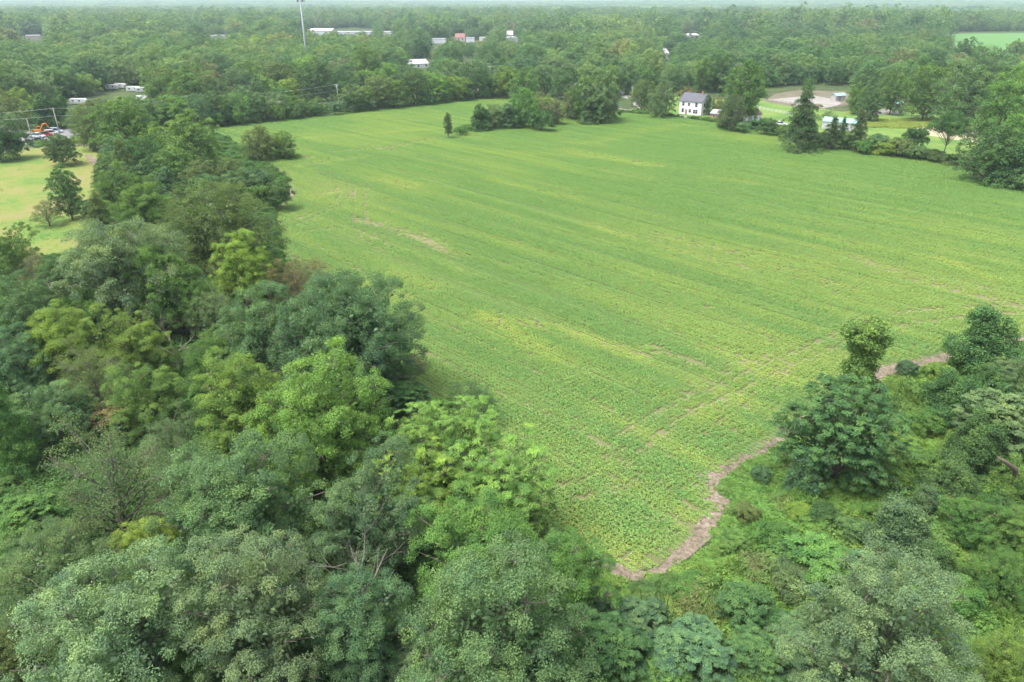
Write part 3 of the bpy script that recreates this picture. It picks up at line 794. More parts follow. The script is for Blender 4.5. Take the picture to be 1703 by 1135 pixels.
GL = 'trees along the lane and around the white house'
LANE = [
 (1068, 158, 44, 'mid_fine', 'olive', 'olive tree beside the utility pole on the lane', 1.1),
 (1084, 165, 30, 'mid_ragged', 'grey', 'thin grey-green tree between two lane trees', 1.2),
 (1101, 165, 46, 'mid_round', 'grey', 'grey-green tree on the lane left of the white house', 1.1),
 (1142, 158, 30, 'mid_round_b', 'rust', 'rusty leaved small tree behind the left end of the white house', 0.9),
 (1176, 172, 28, 'mid_ragged', 'dark', 'thin dark tree in front of the right end of the white house', 1.25),
 (1196, 176, 30, 'mid_ragged', 'rust', 'reddish brown tree right of the white house', 1.0),
 (1218, 186, 50, 'mid_fine', 'cedar', 'dense blackish green tree between white house and red-roofed garage', 1.15),
 (1240, 148, 74, 'mid_round', 'mid', 'tall green tree behind the red-roofed garage', 1.2),
 (1275, 208, 36, 'mid_bush', 'dark', 'dark bush by the pale parked car at the field edge', 1.1),
 (1297, 215, 26, 'mid_bush', 'mid', 'green bush right of the pale parked car', 1.0),
 (1334, 200, 76, 'mid_cedar', 'cedar', 'largest dark cedar of the row along the field', 0.86),
 (1350, 222, 34, 'mid_cedar', 'blue', 'short bluish cedar at the foot of the largest cedar', 0.8),
 (1385, 222, 44, 'mid_cedar', 'cedar', 'middle dark cedar hiding the pale turquoise roof', 0.8),
 (1402, 214, 24, 'mid_cedar', 'cedar', 'slim pointed cedar top over the pale turquoise roof', 1.0),
 (1428, 218, 40, 'mid_cedar', 'cedar', 'right hand dark cedar at the end of the turquoise roof', 1.1),
 (1312, 222, 32, 'mid_bush', 'olive', 'olive bush at the left foot of the largest cedar', 1.0),
 (1366, 230, 34, 'mid_bush', 'dark', 'dark bush between the largest cedar and the middle cedar', 1.0),
 (1408, 234, 34, 'mid_bush', 'dark', 'dark bush below the slim pointed cedar', 1.0),
 (1438, 242, 34, 'mid_bush', 'mid', 'mid green bush at the right foot of the cedar row', 1.0),
 (1255, 206, 28, 'mid_bush', 'dark', 'dark bush in front of the red-roofed garage', .8),
 (1234, 210, 30, 'mid_bush', 'grey', 'grey-green bush at the foot of the dense blackish tree', .9),
 (1200, 206, 24, 'mid_bush', 'mid', 'low bush at the field edge right of the white house', .7),
 (1458, 236, 42, 'mid_bush', 'grey', 'grey-green bush right of the cedar row', 1.1),
 (1472, 246, 34, 'mid_bush', 'yellow', 'yellow-green bush at the field edge right of the cedars', 1.0),
 (1498, 242, 42, 'mid_bush', 'olive', 'olive bush between yellow-green bush and dark round bush', 1.1),
 (1524, 228, 38, 'mid_bush', 'dark', 'dark round bush in front of the tan riding arena', 1.5),
 (1526, 252, 36, 'mid_bush', 'grey', 'grey-green low bush at the field edge below the dark round bush', 0.9),
 (1556, 257, 40, 'mid_bush', 'olive', 'low olive scrub at the field edge left of the umbrella-shaped tree', 0.7),
 (1590, 264, 40, 'mid_bush', 'grey', 'low grey-green scrub at the field edge below the umbrella-shaped tree', 0.7),
 (1582, 203, 62, 'mid_umbrella', 'dark', 'umbrella-shaped dark tree with bare trunk beside the riding arena', 1.15),
 (1424, 162, 40, 'mid_ragged', 'mid', 'thin tree on the lawn left of the leaning trunk', 1.3),
 (1450, 172, 42, 'mid_round', 'dark', 'dark low-branched tree on the lawn between the two sheds', 1.2),
 (1488, 150, 44, 'mid_tall', 'mid', 'tall tree with a bare lower trunk beside the second shed', 1.1),
 (1440, 140, 50, 'mid_tall', 'grey', 'grey-green tall tree behind the lawn trees', 1.0),
 (1345, 142, 24, 'mid_ragged', 'mid', 'small light tree at the back rim of the sandy paddock', 1.1),
 (1378, 192, 26, 'mid_thin', 'grey', 'wispy sapling between the largest cedar and the turquoise roof', 0.8),
 (1545, 150, 86, 'mid_broad', 'mid', 'wide green tree behind the riding arena', 1.2),
 (1610, 160, 92, 'mid_round', 'grey', 'big grey-green tree behind the umbrella-shaped tree', 1.1),
 (1668, 190, 96, 'mid_round_b', 'mid', 'large mid green tree right of the dead pale tree', 1.2),
 (1650, 250, 92, 'mid_round', 'dark', 'large dark tree touching the crop right of the dead pale tree', 1.0),
 (1696, 235, 100, 'mid_broad', 'mid', 'large green tree at the right edge above the crop', 1.2),
 (1690, 275, 74, 'mid_vine', 'dark', 'dark leafy mound at the right edge of the crop', 0.8),
 (1695, 160, 80, 'mid_round', 'bright', 'bright tree at the right edge below the far field', 1.2),
 (1635, 120, 70, 'mid_fine', 'grey', 'grey-green tree under the near corner of the far field', 1.2),
 (1690, 90, 46, 'mid_broad', 'grey', 'grey-green tree overlapping the far field at the right edge', 1.2),
 (1607, 88, 44, 'mid_round', 'dark', 'dark round tree at the left corner of the far field', 1.0),
]
for u, v, w, key, colour, label, sz in LANE: put(u, v, w, key, colour, label, sz, group=GL)

GR = 'trees and shrubs of the overgrown right corner'
CORNER = [
 (1402, 708, 196, 'sumac_b', 'dark', 'big round dark feathery tree covering the dirt strip', 1.0),
 (1434, 602, 74, 'vine_y', 'mid', 'vine covered tree column with forked top behind the big round tree', 0.78),
 (1645, 567, 130, 'vine_b', 'dark', 'large vine draped tree at the field edge on the far right', 0.8),
 (1678, 622, 75, 'maple_d', 'grey', 'pale leaved tree in front of the far right vine draped tree', 0.9),
 (1585, 665, 110, 'vine_b', 'dark', 'dark vine mound right of the bright weeds', 0.7),
 (1665, 690, 130, 'sumac_a', 'grey', 'feathery tree above the broken trunk on the right', 1.0),
 (1625, 745, 110, 'vine_b', 'dark', 'dark vine draped tree beside the broken trunk', 0.95),
 (1338, 790, 55, 'vine_a', 'blue', 'narrow bluish vine column in front of the big round tree', 0.9),
 (1267, 785, 34, 'shrub_a', 'blue', 'small bluish bush beside the dirt strip bend', 1.2),
 (1425, 800, 60, 'shrub_b', 'mid', 'green shrub under the big round tree', 1.0),
 (1500, 880, 125, 'vine_b', 'blue', 'bluish vine mound with a raised peak in the middle of the weeds', 0.8),
 (1537, 845, 50, 'vine_a', 'blue', 'bluish vine spire rising behind the raised mound', 0.95),
 (1560, 940, 90, 'vine_b', 'dark', 'dark vine hollow below the raised mound', 0.75),
 (1625, 870, 115, 'maple_d', 'mid', 'mid green tree right of the bluish vine spire', 0.8),
 (1690, 800, 80, 'vine_b', 'mid', 'green vine tree at the right edge below the broken trunk', 0.9),
 (1665, 960, 120, 'fine_a', 'mid', 'green tree at the right edge above the bottom corner', 0.9),
 (1480, 1050, 275, 'maple_b', 'silver', 'huge pale grey-green maple at the bottom right', 0.95),
 (1340, 1085, 130, 'maple_a', 'silver', 'smaller pale maple merging with the huge one at its left', 0.85),
 (1685, 1105, 120, 'fine_a', 'bright', 'blurred bright green tree in the bottom right corner', 0.95),
 (1240, 1005, 95, 'shrub_frond', 'dark', 'dark sumac bush in the weeds below the dirt track', 1.0),
 (1150, 1075, 140, 'sumac_a', 'blue', 'bluish feathery sumac at the bottom edge left of the pale maples', 0.75),
 (1060, 1030, 110, 'sumac_a', 'blue', 'bluish sumac clump just below the field tip', 0.8),
 (1255, 1085, 110, 'sumac_a', 'dark', 'dark sumac at the bottom edge left of the smaller pale maple', 0.75),
 (1360, 930, 110, 'shrub_frond', 'mid', 'green sumac bush left of the dark vine hollow', 1.0),
 (1290, 890, 70, 'shrub_b', 'mid', 'green bush in the middle of the weeds', 1.0),
 (1375, 855, 60, 'shrub_a', 'dark', 'dark bush among weeds below the bluish vine column', 1.0),
 (1240, 850, 44, 'shrub_b', 'olive', 'olive bush at the inner bend of the dirt strip', 1.0),
 (1480, 790, 60, 'shrub_b', 'bright', 'bright bush right of the big round tree', 1.0),
 (1545, 770, 60, 'shrub_a', 'mid', 'green bush between bright bush and vine draped tree', 1.0),
 (1510, 610, 36, 'shrub_a', 'blue', 'small bluish bush beside the far stretch of dirt strip', 1.0),
 (1560, 615, 50, 'shrub_b', 'bright', 'bright weedy bush left of the far right vine draped tree', 0.8),
 (1480, 660, 50, 'shrub_b', 'yellow', 'yellow-green bush right of the vine covered column', 1.0),
 (1590, 805, 95, 'vine_b', 'dark', 'dark vine tangle below the vine tree beside the broken trunk', 0.7),
 (1690, 890, 110, 'maple_b', 'mid', 'mid green tree cut by the right edge above the bottom corner trees', 0.8),
 (1600, 1000, 100, 'vine_b', 'mid', 'green vine mound behind the huge pale maple', 0.6),
 (1440, 945, 85, 'sumac_a', 'blue', 'bluish sumac left of the dark vine hollow', 0.8),
 (1420, 880, 60, 'shrub_frond', 'dark', 'dark feathery shrub between big round tree and bluish mound', 1.0),
 (1320, 960, 80, 'shrub_b', 'grey', 'grey-green shrub above the smaller pale maple', 1.0),
 (1195, 1010, 60, 'shrub_b', 'olive', 'olive briar clump just below the short dirt track', 0.9),
 (1330, 850, 50, 'shrub_b', 'yellow', 'yellow-green briar clump in the weeds below the bluish vine column', 0.8),
 (1220, 900, 55, 'shrub_frond', 'mid', 'green sumac shoots beside the dirt strip near the field tip', 0.8),
 (1460, 850, 50, 'shrub_a', 'mid', 'mid green bush left of the bluish mound with a raised peak', 1.0),
 (1700, 730, 70, 'vine_b', 'grey', 'grey-green vine tree behind the broken trunk at the right edge', 1.1),
 (1650, 640, 70, 'vine_b', 'dark', 'dark vine hump between the far right tree and the feathery tree', 0.8),
 (1540, 700, 60, 'shrub_b', 'mid', 'green briar hump left of the dark vine mound', 1.0),
 (1300, 1040, 70, 'shrub_a', 'dark', 'dark shrub just left of the smaller pale maple', 1.0),
 (1100, 1110, 110, 'sumac_a', 'mid', 'green sumac cut by the bottom edge left of the bluish one', 0.7),
 (1150, 975, 75, 'shrub_a', 'mid', 'leafy green mound circled by the short dirt track', 0.6),
]
for u, v, w, key, colour, label, sz in CORNER:
    sh = key.startswith('shrub')
    put(u, v, w, key, colour, label, sz, 'shrub' if sh else 'tree', 'shrub' if sh else 'tree', GR)

# ------------------------------------------------------------------ many small plants: points with instances
def scatter(name, label, cat, protos, pts, rot, scl, idx, extra=None):
    """one object of uncountable plants; protos are meshes, picked per point by idx"""
    me = bpy.data.meshes.new(name)
    n = len(pts)
    me.vertices.add(n); me.vertices.foreach_set('co', np.asarray(pts, np.float32).ravel())
    def attr(nm, typ, val, key):
        a = me.attributes.new(nm, typ, 'POINT'); a.data.foreach_set(key, np.asarray(val).ravel())
    attr('rot', 'FLOAT_VECTOR', np.asarray(rot, np.float32), 'vector')
    attr('scl', 'FLOAT_VECTOR', np.asarray(scl, np.float32), 'vector')
    attr('pick', 'INT', np.asarray(idx, np.int32), 'value')
    for k, v in (extra or {}).items(): attr(k, 'FLOAT', np.asarray(v, np.float32), 'value')
    me.update()
    c = bpy.data.collections.new(name + '_plants')
    for i, m in enumerate(protos):
        c.objects.link(bpy.data.objects.new('%s_plant_%s' % (name, 'abcdefghijklmnop'[i]), m))
    ng = bpy.data.node_groups.new(name + '_scatter', 'GeometryNodeTree')
    ng.interface.new_socket('Geometry', in_out='INPUT', socket_type='NodeSocketGeometry')
    ng.interface.new_socket('Geometry', in_out='OUTPUT', socket_type='NodeSocketGeometry')
    gi = ng.nodes.new('NodeGroupInput'); go = ng.nodes.new('NodeGroupOutput')
    ci = ng.nodes.new('GeometryNodeCollectionInfo')
    ci.inputs['Collection'].default_value = c
    ci.inputs['Separate Children'].default_value = True
    ci.inputs['Reset Children'].default_value = True
    ip = ng.nodes.new('GeometryNodeInstanceOnPoints')
    ip.inputs['Pick Instance'].default_value = True
    def na(nm, t):
        a = ng.nodes.new('GeometryNodeInputNamedAttribute'); a.data_type = t; a.inputs['Name'].default_value = nm
        return [o for o in a.outputs if o.enabled and o.name == 'Attribute'][0]
    ng.links.new(gi.outputs[0], ip.inputs['Points'])
    ng.links.new(ci.outputs[0], ip.inputs['Instance'])
    ng.links.new(na('pick', 'INT'), ip.inputs['Instance Index'])
    er = ng.nodes.new('FunctionNodeEulerToRotation')
    ng.links.new(na('rot', 'FLOAT_VECTOR'), er.inputs[0])
    ng.links.new(er.outputs[0], ip.inputs['Rotation'])
    ng.links.new(na('scl', 'FLOAT_VECTOR'), ip.inputs['Scale'])
    ng.links.new(ip.outputs[0], go.inputs[0])
    o = link(name, me)
    md = o.modifiers.new('scatter', 'NODES'); md.node_group = ng
    return tag(o, label, cat, None, 'stuff')

# the soybean crop: short row pieces, thinner and yellower where the field is poor, missing along wheel tracks
CROP_MAT = leaf_material('crop_leaf', (0.163, 0.292, 0.076), spread=0.16, trans=0.30, objvar=0.05,
                         instancer=[('yel', (0.31, 0.40, 0.085))], spec=0.3, rough=0.5)
def crop_proto(seed):
    r = np.random.default_rng(seed)
    n = 84
    c = np.stack([r.uniform(-0.5, 0.5, n), r.normal(0, 0.16, n), r.uniform(0.12, 0.40, n)], -1)
    c[:, 2] *= 1 - 0.5 * np.abs(c[:, 1]) / 0.3
    nrm = unit(np.stack([r.normal(0, .45, n), r.normal(0, .45, n) + c[:, 1] * 1.5, np.ones(n)], -1))
    ax = rand_dir(r, n); ax[:, 2] *= 0.3
    L = r.uniform(0.09, 0.165, n)
    v, f, t = kites(c, unit(ax), nrm, L, L * 0.8, 0.12, np.clip(0.5 + 0.25 * r.normal(size=n), 0, 1))
    return np_mesh('soy_row', v, f, [CROP_MAT], False, t)
ROWDIR = math.radians(-46)
def build_crop():
    step, pitch = 0.72, 0.62
    P = np.array(FIELD)
    c, s = math.cos(ROWDIR), math.sin(ROWDIR)
    A = P[:, 0] * c + P[:, 1] * s; B = -P[:, 0] * s + P[:, 1] * c
    aa = np.arange(A.min(), A.max(), step); bb = np.arange(B.min(), B.max(), pitch)
    AA, BB = np.meshgrid(aa, bb)
    AA = AA + rng.uniform(-.12, .12, AA.shape); BB = BB + rng.normal(0, 0.02, BB.shape)
    x = (AA * c - BB * s).ravel(); y = (AA * s + BB * c).ravel(); a = AA.ravel(); b = BB.ravel()
    k = inside(x, y, FIELD)
    u, v, dep = PX(x, y, 0.0)
    k &= (u > -60) & (u < W0 + 420) & (v < H0 + 40)
    k &= seg_dist(x, y, EDGE) > 0.35 + 1.1 * vnoise(x / 2.5, y / 2.5)
    x, y, a, b = x[k], y[k], a[k], b[k]
    # poor and yellow streaks run with the rows
    n1 = vnoise(a / 34 + 3, b / 3.0); n2 = vnoise(a / 14 + 30, b / 1.3 + 7); n3 = vnoise(x / 45 + 11, y / 45 + 2); n4 = vnoise(x / 5, y / 5 + 40)
    streak = 0.52 * n1 + 0.16 * n2 + 0.42 * n3 + 0.06 * n4
    yel = np.clip((streak - 0.46) * 1.25, 0, 0.5)
    vig = np.clip(1.08 - 0.4 * np.clip(streak - 0.6, 0, 1) * 2 - 0.12 * (n4 - 0.5), 0.5, 1.2)
    den = np.clip(1.1 - 0.5 * np.clip(streak - 0.78, 0, 1), 0.6, 1)
    row = vnoise(b / pitch * 0.5 + 100, a / 60)          # some rows a little weaker
    vig *= (0.80 + 0.36 * row) * (0.79 + 0.42 * vnoise(b / 2.3 + 40, a / 90))
    vig *= 1 - 1.1 * np.clip(0.32 - vnoise(b / 0.9 + 77, a / 90), 0, 1)
    def streak_line(px, width, yv, bv):
        nonlocal yel, den, vig
        d = seg_dist(x, y, poly_g(px)) / (width * (0.55 + 0.9 * vnoise(a / 6 + 7, b / 1.2)))
        w = np.exp(-d * d)
        if np.mean([q[1] for q in px]) > 600: bv = bv * .6
        yel = np.clip(yel + .75 * yv * w, 0, 1); den = den * (1 - .75 * bv * w); vig = vig * (1 - 0.45 * bv * w)
    for px, wd, yv, bv in [
        ([(600, 368), (660, 382), (735, 412)], 2.2, .5, .75), ([(690, 393), (760, 425)], 1.8, .4, .75), ([(600, 388), (622, 398)], 1.0, .2, .6),
        ([(800, 530), (925, 545), (1060, 592)], 2.0, .75, .25), ([(800, 520), (930, 600)], 1.4, .5, .1), ([(1085, 577), (1178, 613)], 1.0, .25, .85),
        ([(1130, 660), (1185, 630), (1235, 612)], 1.6, .25, .6), ([(1150, 700), (1240, 650), (1310, 610)], 2.6, .55, .25), ([(1190, 580), (1260, 600)], 1.6, .35, .25),
        ([(945, 252), (1000, 262), (1090, 277)], 4.0, .75, .35), ([(1180, 297), (1245, 305)], 3.0, .5, .3), ([(1000, 282), (1080, 298)], 3.0, .45, .05),
        ([(1100, 393), (1180, 412), (1250, 425)], 2.2, .3, .45), ([(985, 375), (1040, 395)], 2.2, .6, .2), ([(1100, 412), (1230, 445)], 2.0, .4, .3),
        ([(1420, 428), (1520, 462), (1600, 487), (1703, 512)], 1.8, .35, .65), ([(1280, 440), (1420, 480)], 1.6, .3, .5), ([(1560, 430), (1650, 465)], 1.6, .65, .15),
        ([(1600, 500), (1660, 520)], 1.0, .2, .5), ([(505, 386), (562, 380)], 0.8, .2, .75), ([(540, 322), (562, 316)], 1.4, .3, .6), ([(525, 328), (560, 318)], 2.5, .4, .2),
        ([(500, 275), (600, 262)], 3.0, .4, .3), ([(560, 252), (650, 245), (735, 228)], 2.0, .2, .7), ([(430, 268), (520, 262)], 2.5, .4, .35),
        ([(640, 300), (690, 310)], 3.0, .5, .2), ([(600, 470), (690, 500)], 1.8, .4, .35), ([(640, 455), (720, 480)], 2.0, .45, .2), ([(460, 520), (600, 500)], 1.5, .2, .1),
        ([(1000, 760), (1060, 780)], 0.7, .1, .8), ([(1095, 800), (1115, 808)], 0.6, .1, .8), ([(1010, 815), (1050, 800)], 0.7, .1, .6), ([(640, 247), (655, 250)], 1.2, .1, .9),
        ([(1040, 935), (1120, 905), (1165, 850), (1180, 800)], 1.6, .3, .45), ([(985, 240), (1040, 225), (1120, 210)], 5.0, .35, .05), ([(820, 300), (960, 330)], 3.0, .45, .1),
        ([(1250, 345), (1400, 380)], 3.0, .35, .1), ([(950, 700), (1060, 780)], 0.8, .1, .5), ([(1280, 420), (1380, 440)], 2.0, .35, .1), ([(870, 255), (960, 262)], 4.0, .3, .0),
        ([(420, 205), (560, 190), (700, 175)], 3.0, -.2, .0), ([(440, 235), (600, 225), (720, 215)], 3.0, .35, .0)]:
        streak_line(px, wd, yv, bv)
    lines = [  # wheel tracks
        [(530, 284), (552, 296), (563, 312), (565, 328), (545, 345), (500, 363), (470, 372)], [(545, 286), (575, 300), (583, 318), (578, 335), (550, 350), (500, 372), (450, 390)],
        [(592, 305), (588, 340), (587, 360), (592, 380), (605, 400), (640, 420)], [(612, 308), (607, 335), (607, 360), (613, 380), (630, 400), (655, 415)],
        [(480, 420), (560, 480), (700, 580), (830, 655), (950, 712), (1062, 782)], [(500, 395), (600, 450), (760, 550), (930, 640), (1060, 705)],
        [(1703, 508), (1600, 512), (1500, 520), (1400, 552), (1290, 598), (1195, 640), (1100, 682), (1035, 725)],
        [(1703, 520), (1600, 528), (1480, 545), (1395, 575), (1310, 612), (1215, 655), (1130, 695), (1065, 750)],
        [(920, 820), (960, 800), (1020, 788), (1070, 790)], [(945, 840), (1000, 815), (1060, 800)], [(1100, 760), (1180, 715), (1260, 660)],
        [(640, 330), (800, 380), (1000, 450), (1200, 520), (1330, 590)], [(700, 390), (900, 460), (1100, 540), (1220, 600)],
        [(800, 310), (1000, 360), (1200, 420), (1400, 490), (1540, 520)], [(1000, 300), (1200, 345), (1400, 400), (1703, 500)]]
    for i, l in enumerate(lines):
        d = seg_dist(x, y, poly_g(l))
        faint = 0.3 if i >= 11 else .55 if i in (4, 5, 8, 9, 10) else .9
        w = np.exp(-(d / (.45 if i in (6, 7) else .36)) ** 2)
        den = den * (1 - 0.92 * faint * w); vig = vig * (1 - 0.35 * faint * w)
    # every sprayer pass leaves a slightly open row
    pas = np.abs((b / 9.1 + 0.3 * vnoise(a / 80, b * 0)) % 1.0 - 0.5) * 9.1
    vig *= 1 - 0.45 * np.exp(-(pas / 0.36) ** 2)
    keep = rng.random(len(x)) < den
    x, y, a, b, yel, vig = x[keep], y[keep], a[keep], b[keep], yel[keep], vig[keep]
    n = len(x)
    edge = np.clip(seg_dist(x, y, FIELD + [FIELD[0]]) / 2.0, 0.45, 1)
    vig = vig * edge
    rot = np.zeros((n, 3)); rot[:, 2] = ROWDIR + rng.normal(0, .06, n) + (rng.random(n) < .5) * math.pi
    scl = np.stack([np.full(n, 1.1), 0.55 + 0.75 * vig, vig * rng.uniform(0.85, 1.15, n)], -1)
    scatter('crop', 'bright green soybean crop in long slanting rows across the big field', 'crop', [crop_proto(i) for i in range(6)],
            np.stack([x, y, np.full(n, 0.02)], -1), rot, scl, rng.integers(0, 6, n), {'yel': yel})
    print('crop plants', n)
build_crop()

# undergrowth: vines, briars and weeds under the trees and all over the right corner
WEED_MAT = leaf_material('weed_leaf', (0.128, 0.245, 0.060), spread=0.4, trans=0.34, objvar=0.25, instancer=[('yel', (0.19, 0.30, 0.066)), ('drk', (0.066, 0.135, 0.054)), ('red', (0.19, 0.16, 0.09))])
def weed_proto(seed, kind):
    r = np.random.default_rng(seed)
    if kind == 'mound':
        P = np.stack([r.normal(0, .42, 22), r.normal(0, .42, 22), np.abs(r.normal(0, .22, 22)) + .15], -1); D = unit(P + np.array([0, 0, .2]))
        v, f, t = foliage(r, P, D, 20, 0.36, 0.19, 0.75, 0.7, 0.6)
    elif kind == 'frond':
        P = np.stack([r.normal(0, .3, 9), r.normal(0, .3, 9), r.uniform(.4, .9, 9)], -1); D = unit(P)
        v, f, t = fronds(r, P, D, 7, 8, 0.5, 0.2, 0.4)
    else:
        n = 260
        c = np.stack([r.normal(0, .4, n), r.normal(0, .4, n), r.uniform(0.1, 0.9, n)], -1)
        ax = unit(np.stack([r.normal(0, .3, n), r.normal(0, .3, n), np.ones(n)], -1))
        v, f, t = kites(c, ax, unit(np.cross(ax, rand_dir(r, n))), r.uniform(.35, .6, n), np.full(n, 0.045), 0.1, np.clip(.5 + .25 * r.normal(size=n), 0, 1))
    return np_mesh('weed', v, f, [WEED_MAT], False, t)
WEEDS = [weed_proto(60 + i, k) for i, k in enumerate(['mound', 'mound', 'mound', 'frond', 'frond', 'stalk'])]
def random_points(poly, n):
    p = np.array(poly); lo = p.min(0); hi = p.max(0)
    x = rng.uniform(lo[0], hi[0], n); y = rng.uniform(lo[1], hi[1], n)
    k = inside(x, y, poly)
    return x[k], y[k]
def restyle(me, mat):
    c = me.copy(); c.materials.clear(); c.materials.append(mat); return c
def build_undergrowth():
    pieces = []
    corner = [(1012, 958), (1045, 968), (1110, 950), (1165, 905), (1206, 852), (1196, 806), (1245, 772), (1305, 742), (1400, 672), (1480, 628), (1560, 609), (1703, 572), (1900, 545), (2150, 480), (2600, 700), (2900, 1300), (1700, 1500), (1000, 1400), (600, 1250), (900, 1100)]
    cg = poly_g(corner)
    x, y = random_points(cg, 95000)
    n = vnoise(x / 7, y / 7); n2 = vnoise(x / 2.2 + 9, y / 2.2); n3 = vnoise(x / 12 + 50, y / 12)
    h = 0.5 + 3.4 * n * n2 * n2 + 0.4 * n2
    near_edge = seg_dist(x, y, EDGE)
    h *= np.clip(near_edge / 6, 0.5, 1)
    pieces.append((x, y, h, np.clip((n3 - .36) * 2.0, 0, .9), np.clip((n2 - .55) * 2.2 * (n > .42), 0, .95), np.clip((vnoise(x / 3 + 70, y / 3) - .78) * 3, 0, .7)))
    wood = poly_g([(0, 440), (140, 420), (165, 330), (165, 262), (240, 225), (345, 216), (410, 252), (480, 300), (455, 355), (470, 440), (575, 565), (700, 695), (820, 820), (915, 905), (1000, 955), (1000, 1150), (500, 1600), (-600, 1500), (-700, 700)])
    x, y = random_points(wood, 36000)
    n = vnoise(x / 7, y / 7); n2 = vnoise(x / 2.2 + 9, y / 2.2)
    pieces.append((x, y, 0.8 + 1.4 * n * n2, np.clip((n - .7) * 1.5, 0, .4), np.clip(.3 + n2 * .5, 0, .9), np.zeros(len(x))))
    belts = [([(60, 246), (345, 213), (560, 187), (845, 157), (845, 150), (560, 178), (330, 198), (60, 240)], 1200), ([(745, 224), (945, 196), (940, 190), (780, 212)], 500),
             ([(1010, 187), (1130, 195), (1290, 222), (1460, 255), (1600, 271), (1640, 284), (1650, 276), (1540, 258), (1440, 245), (1300, 216), (1200, 203), (1060, 187)], 2600),
             ([(400, 252), (480, 268), (495, 262), (410, 240)], 150)]
    for px, cnt in belts:
        pg = poly_g(px); a = np.array(pg)
        x, y = random_points(pg, cnt * 6); x, y = x[:cnt], y[:cnt]
        n2 = vnoise(x / 3 + 9, y / 3)
        pieces.append((x, y, 0.9 + 0.9 * n2, np.clip(n2 - .6, 0, 1), np.clip(.8 - n2, 0, .8), np.clip((n2 - .7) * 1.5, 0, .5)))
    x, y, h, ye, dk, rd = [np.concatenate(t) for t in zip(*pieces)]
    u, v, d = PX(x, y, 1.0)
    de = seg_dist(x, y, EDGE)
    h = np.where(de < 4, np.minimum(h, .45), h)
    k = (de > 0.35 + 1.3 * vnoise(x / 1.5 + 5, y / 1.5)) & (u > -600) & (u < W0 + 700) & (v < H0 + 300) & (d > 5)
    x, y, h, ye, dk, rd = x[k], y[k], h[k], ye[k], dk[k], rd[k]
    n = len(x)
    rot = np.stack([rng.normal(0, .12, n), rng.normal(0, .12, n), rng.uniform(0, 6.28, n)], -1)
    s = h * rng.uniform(0.8, 1.25, n)
    scl = np.stack([0.55 + 0.5 * s, 0.55 + 0.5 * s, s], -1)
    idx = rng.choice(6, n, p=[.26, .26, .22, .10, .10, .06])
    scatter('undergrowth', 'tangled vines, briars and weeds covering the ground between the trees', 'undergrowth', WEEDS,
            np.stack([x, y, np.zeros(n)], -1), rot, scl, idx, {'yel': ye, 'drk': dk, 'red': rd})
    print('undergrowth', n)
build_undergrowth()

# low weeds and thin crop remains in the stubble field, longer grass of the meadow
def build_grass():
    x, y = random_points(YELLOW, 9000)
    n1 = vnoise(x / 9, y / 9)
    u, v, d = PX(x, y, 0)
    k = (u > -40) & (rng.random(len(x)) < np.clip(n1 * 1.5 - .9, .0, 1)); x, y, n1 = x[k], y[k], n1[k]
    x2, y2 = random_points(poly_g([(1440, 200), (1570, 198), (1600, 206), (1510, 214), (1440, 212)]), 2500)
    xa = np.concatenate([x, x2]); ya = np.concatenate([y, y2]); n = len(xa)
    s = np.concatenate([np.full(len(x), .16), np.full(len(x2), .7)]) * rng.uniform(.7, 1.3, n)
    gm = leaf_material('dry_grass', (0.25, 0.31, 0.075), spread=0.3, objvar=0.15)
    tufts = [restyle(w, gm) for w in WEEDS[:3]]
    scatter('grass', 'yellowish weeds and grass scattered over stubble field and meadow', 'grass', tufts,
            np.stack([xa, ya, np.full(n, .02)], -1), np.stack([np.zeros(n), np.zeros(n), rng.uniform(0, 6.28, n)], -1), np.stack([s * 1.6, s * 1.6, s * .8], -1), rng.choice(3, n),
            {'yel': np.concatenate([np.full(len(x), .8), np.full(len(x2), .55)]), 'drk': np.zeros(n), 'red': np.zeros(n)})
build_grass()

# ------------------------------------------------------------------ roadside belt and the woods beyond: nearest trees one by one, the rest as forest
ORD = ['leftmost', 'second', 'third', 'fourth', 'fifth', 'sixth', 'seventh', 'eighth', 'ninth', 'tenth', 'eleventh', 'twelfth', 'thirteenth', 'fourteenth', 'fifteenth', 'sixteenth', 'seventeenth', 'eighteenth', 'nineteenth', 'twentieth']
FORM = {'mid_round': 'rounded', 'mid_round_b': 'rounded', 'mid_broad': 'spreading', 'mid_tall': 'tall', 'mid_ragged': 'ragged', 'mid_fine': 'dense', 'mid_vine': 'vine covered', 'mid_cedar': 'pointed', 'mid_thin': 'thin', 'mid_bush': 'bushy'}
AUTO = []          # (x, y, s, sz, key, colour, zone phrase)
def pick_kind():
    key = RND.choices(['mid_round', 'mid_round_b', 'mid_broad', 'mid_tall', 'mid_ragged', 'mid_fine'], [5, 5, 5, .6, 2.5, 2])[0]
    colour = RND.choices(['mid', 'grey', 'dark', 'bright', 'olive', 'blue', 'yellow', 'silver', 'brown'], [7, 5, 3.5, 2.4, 2, 2.4, .5, 1.4, .3])[0]
    return key, colour
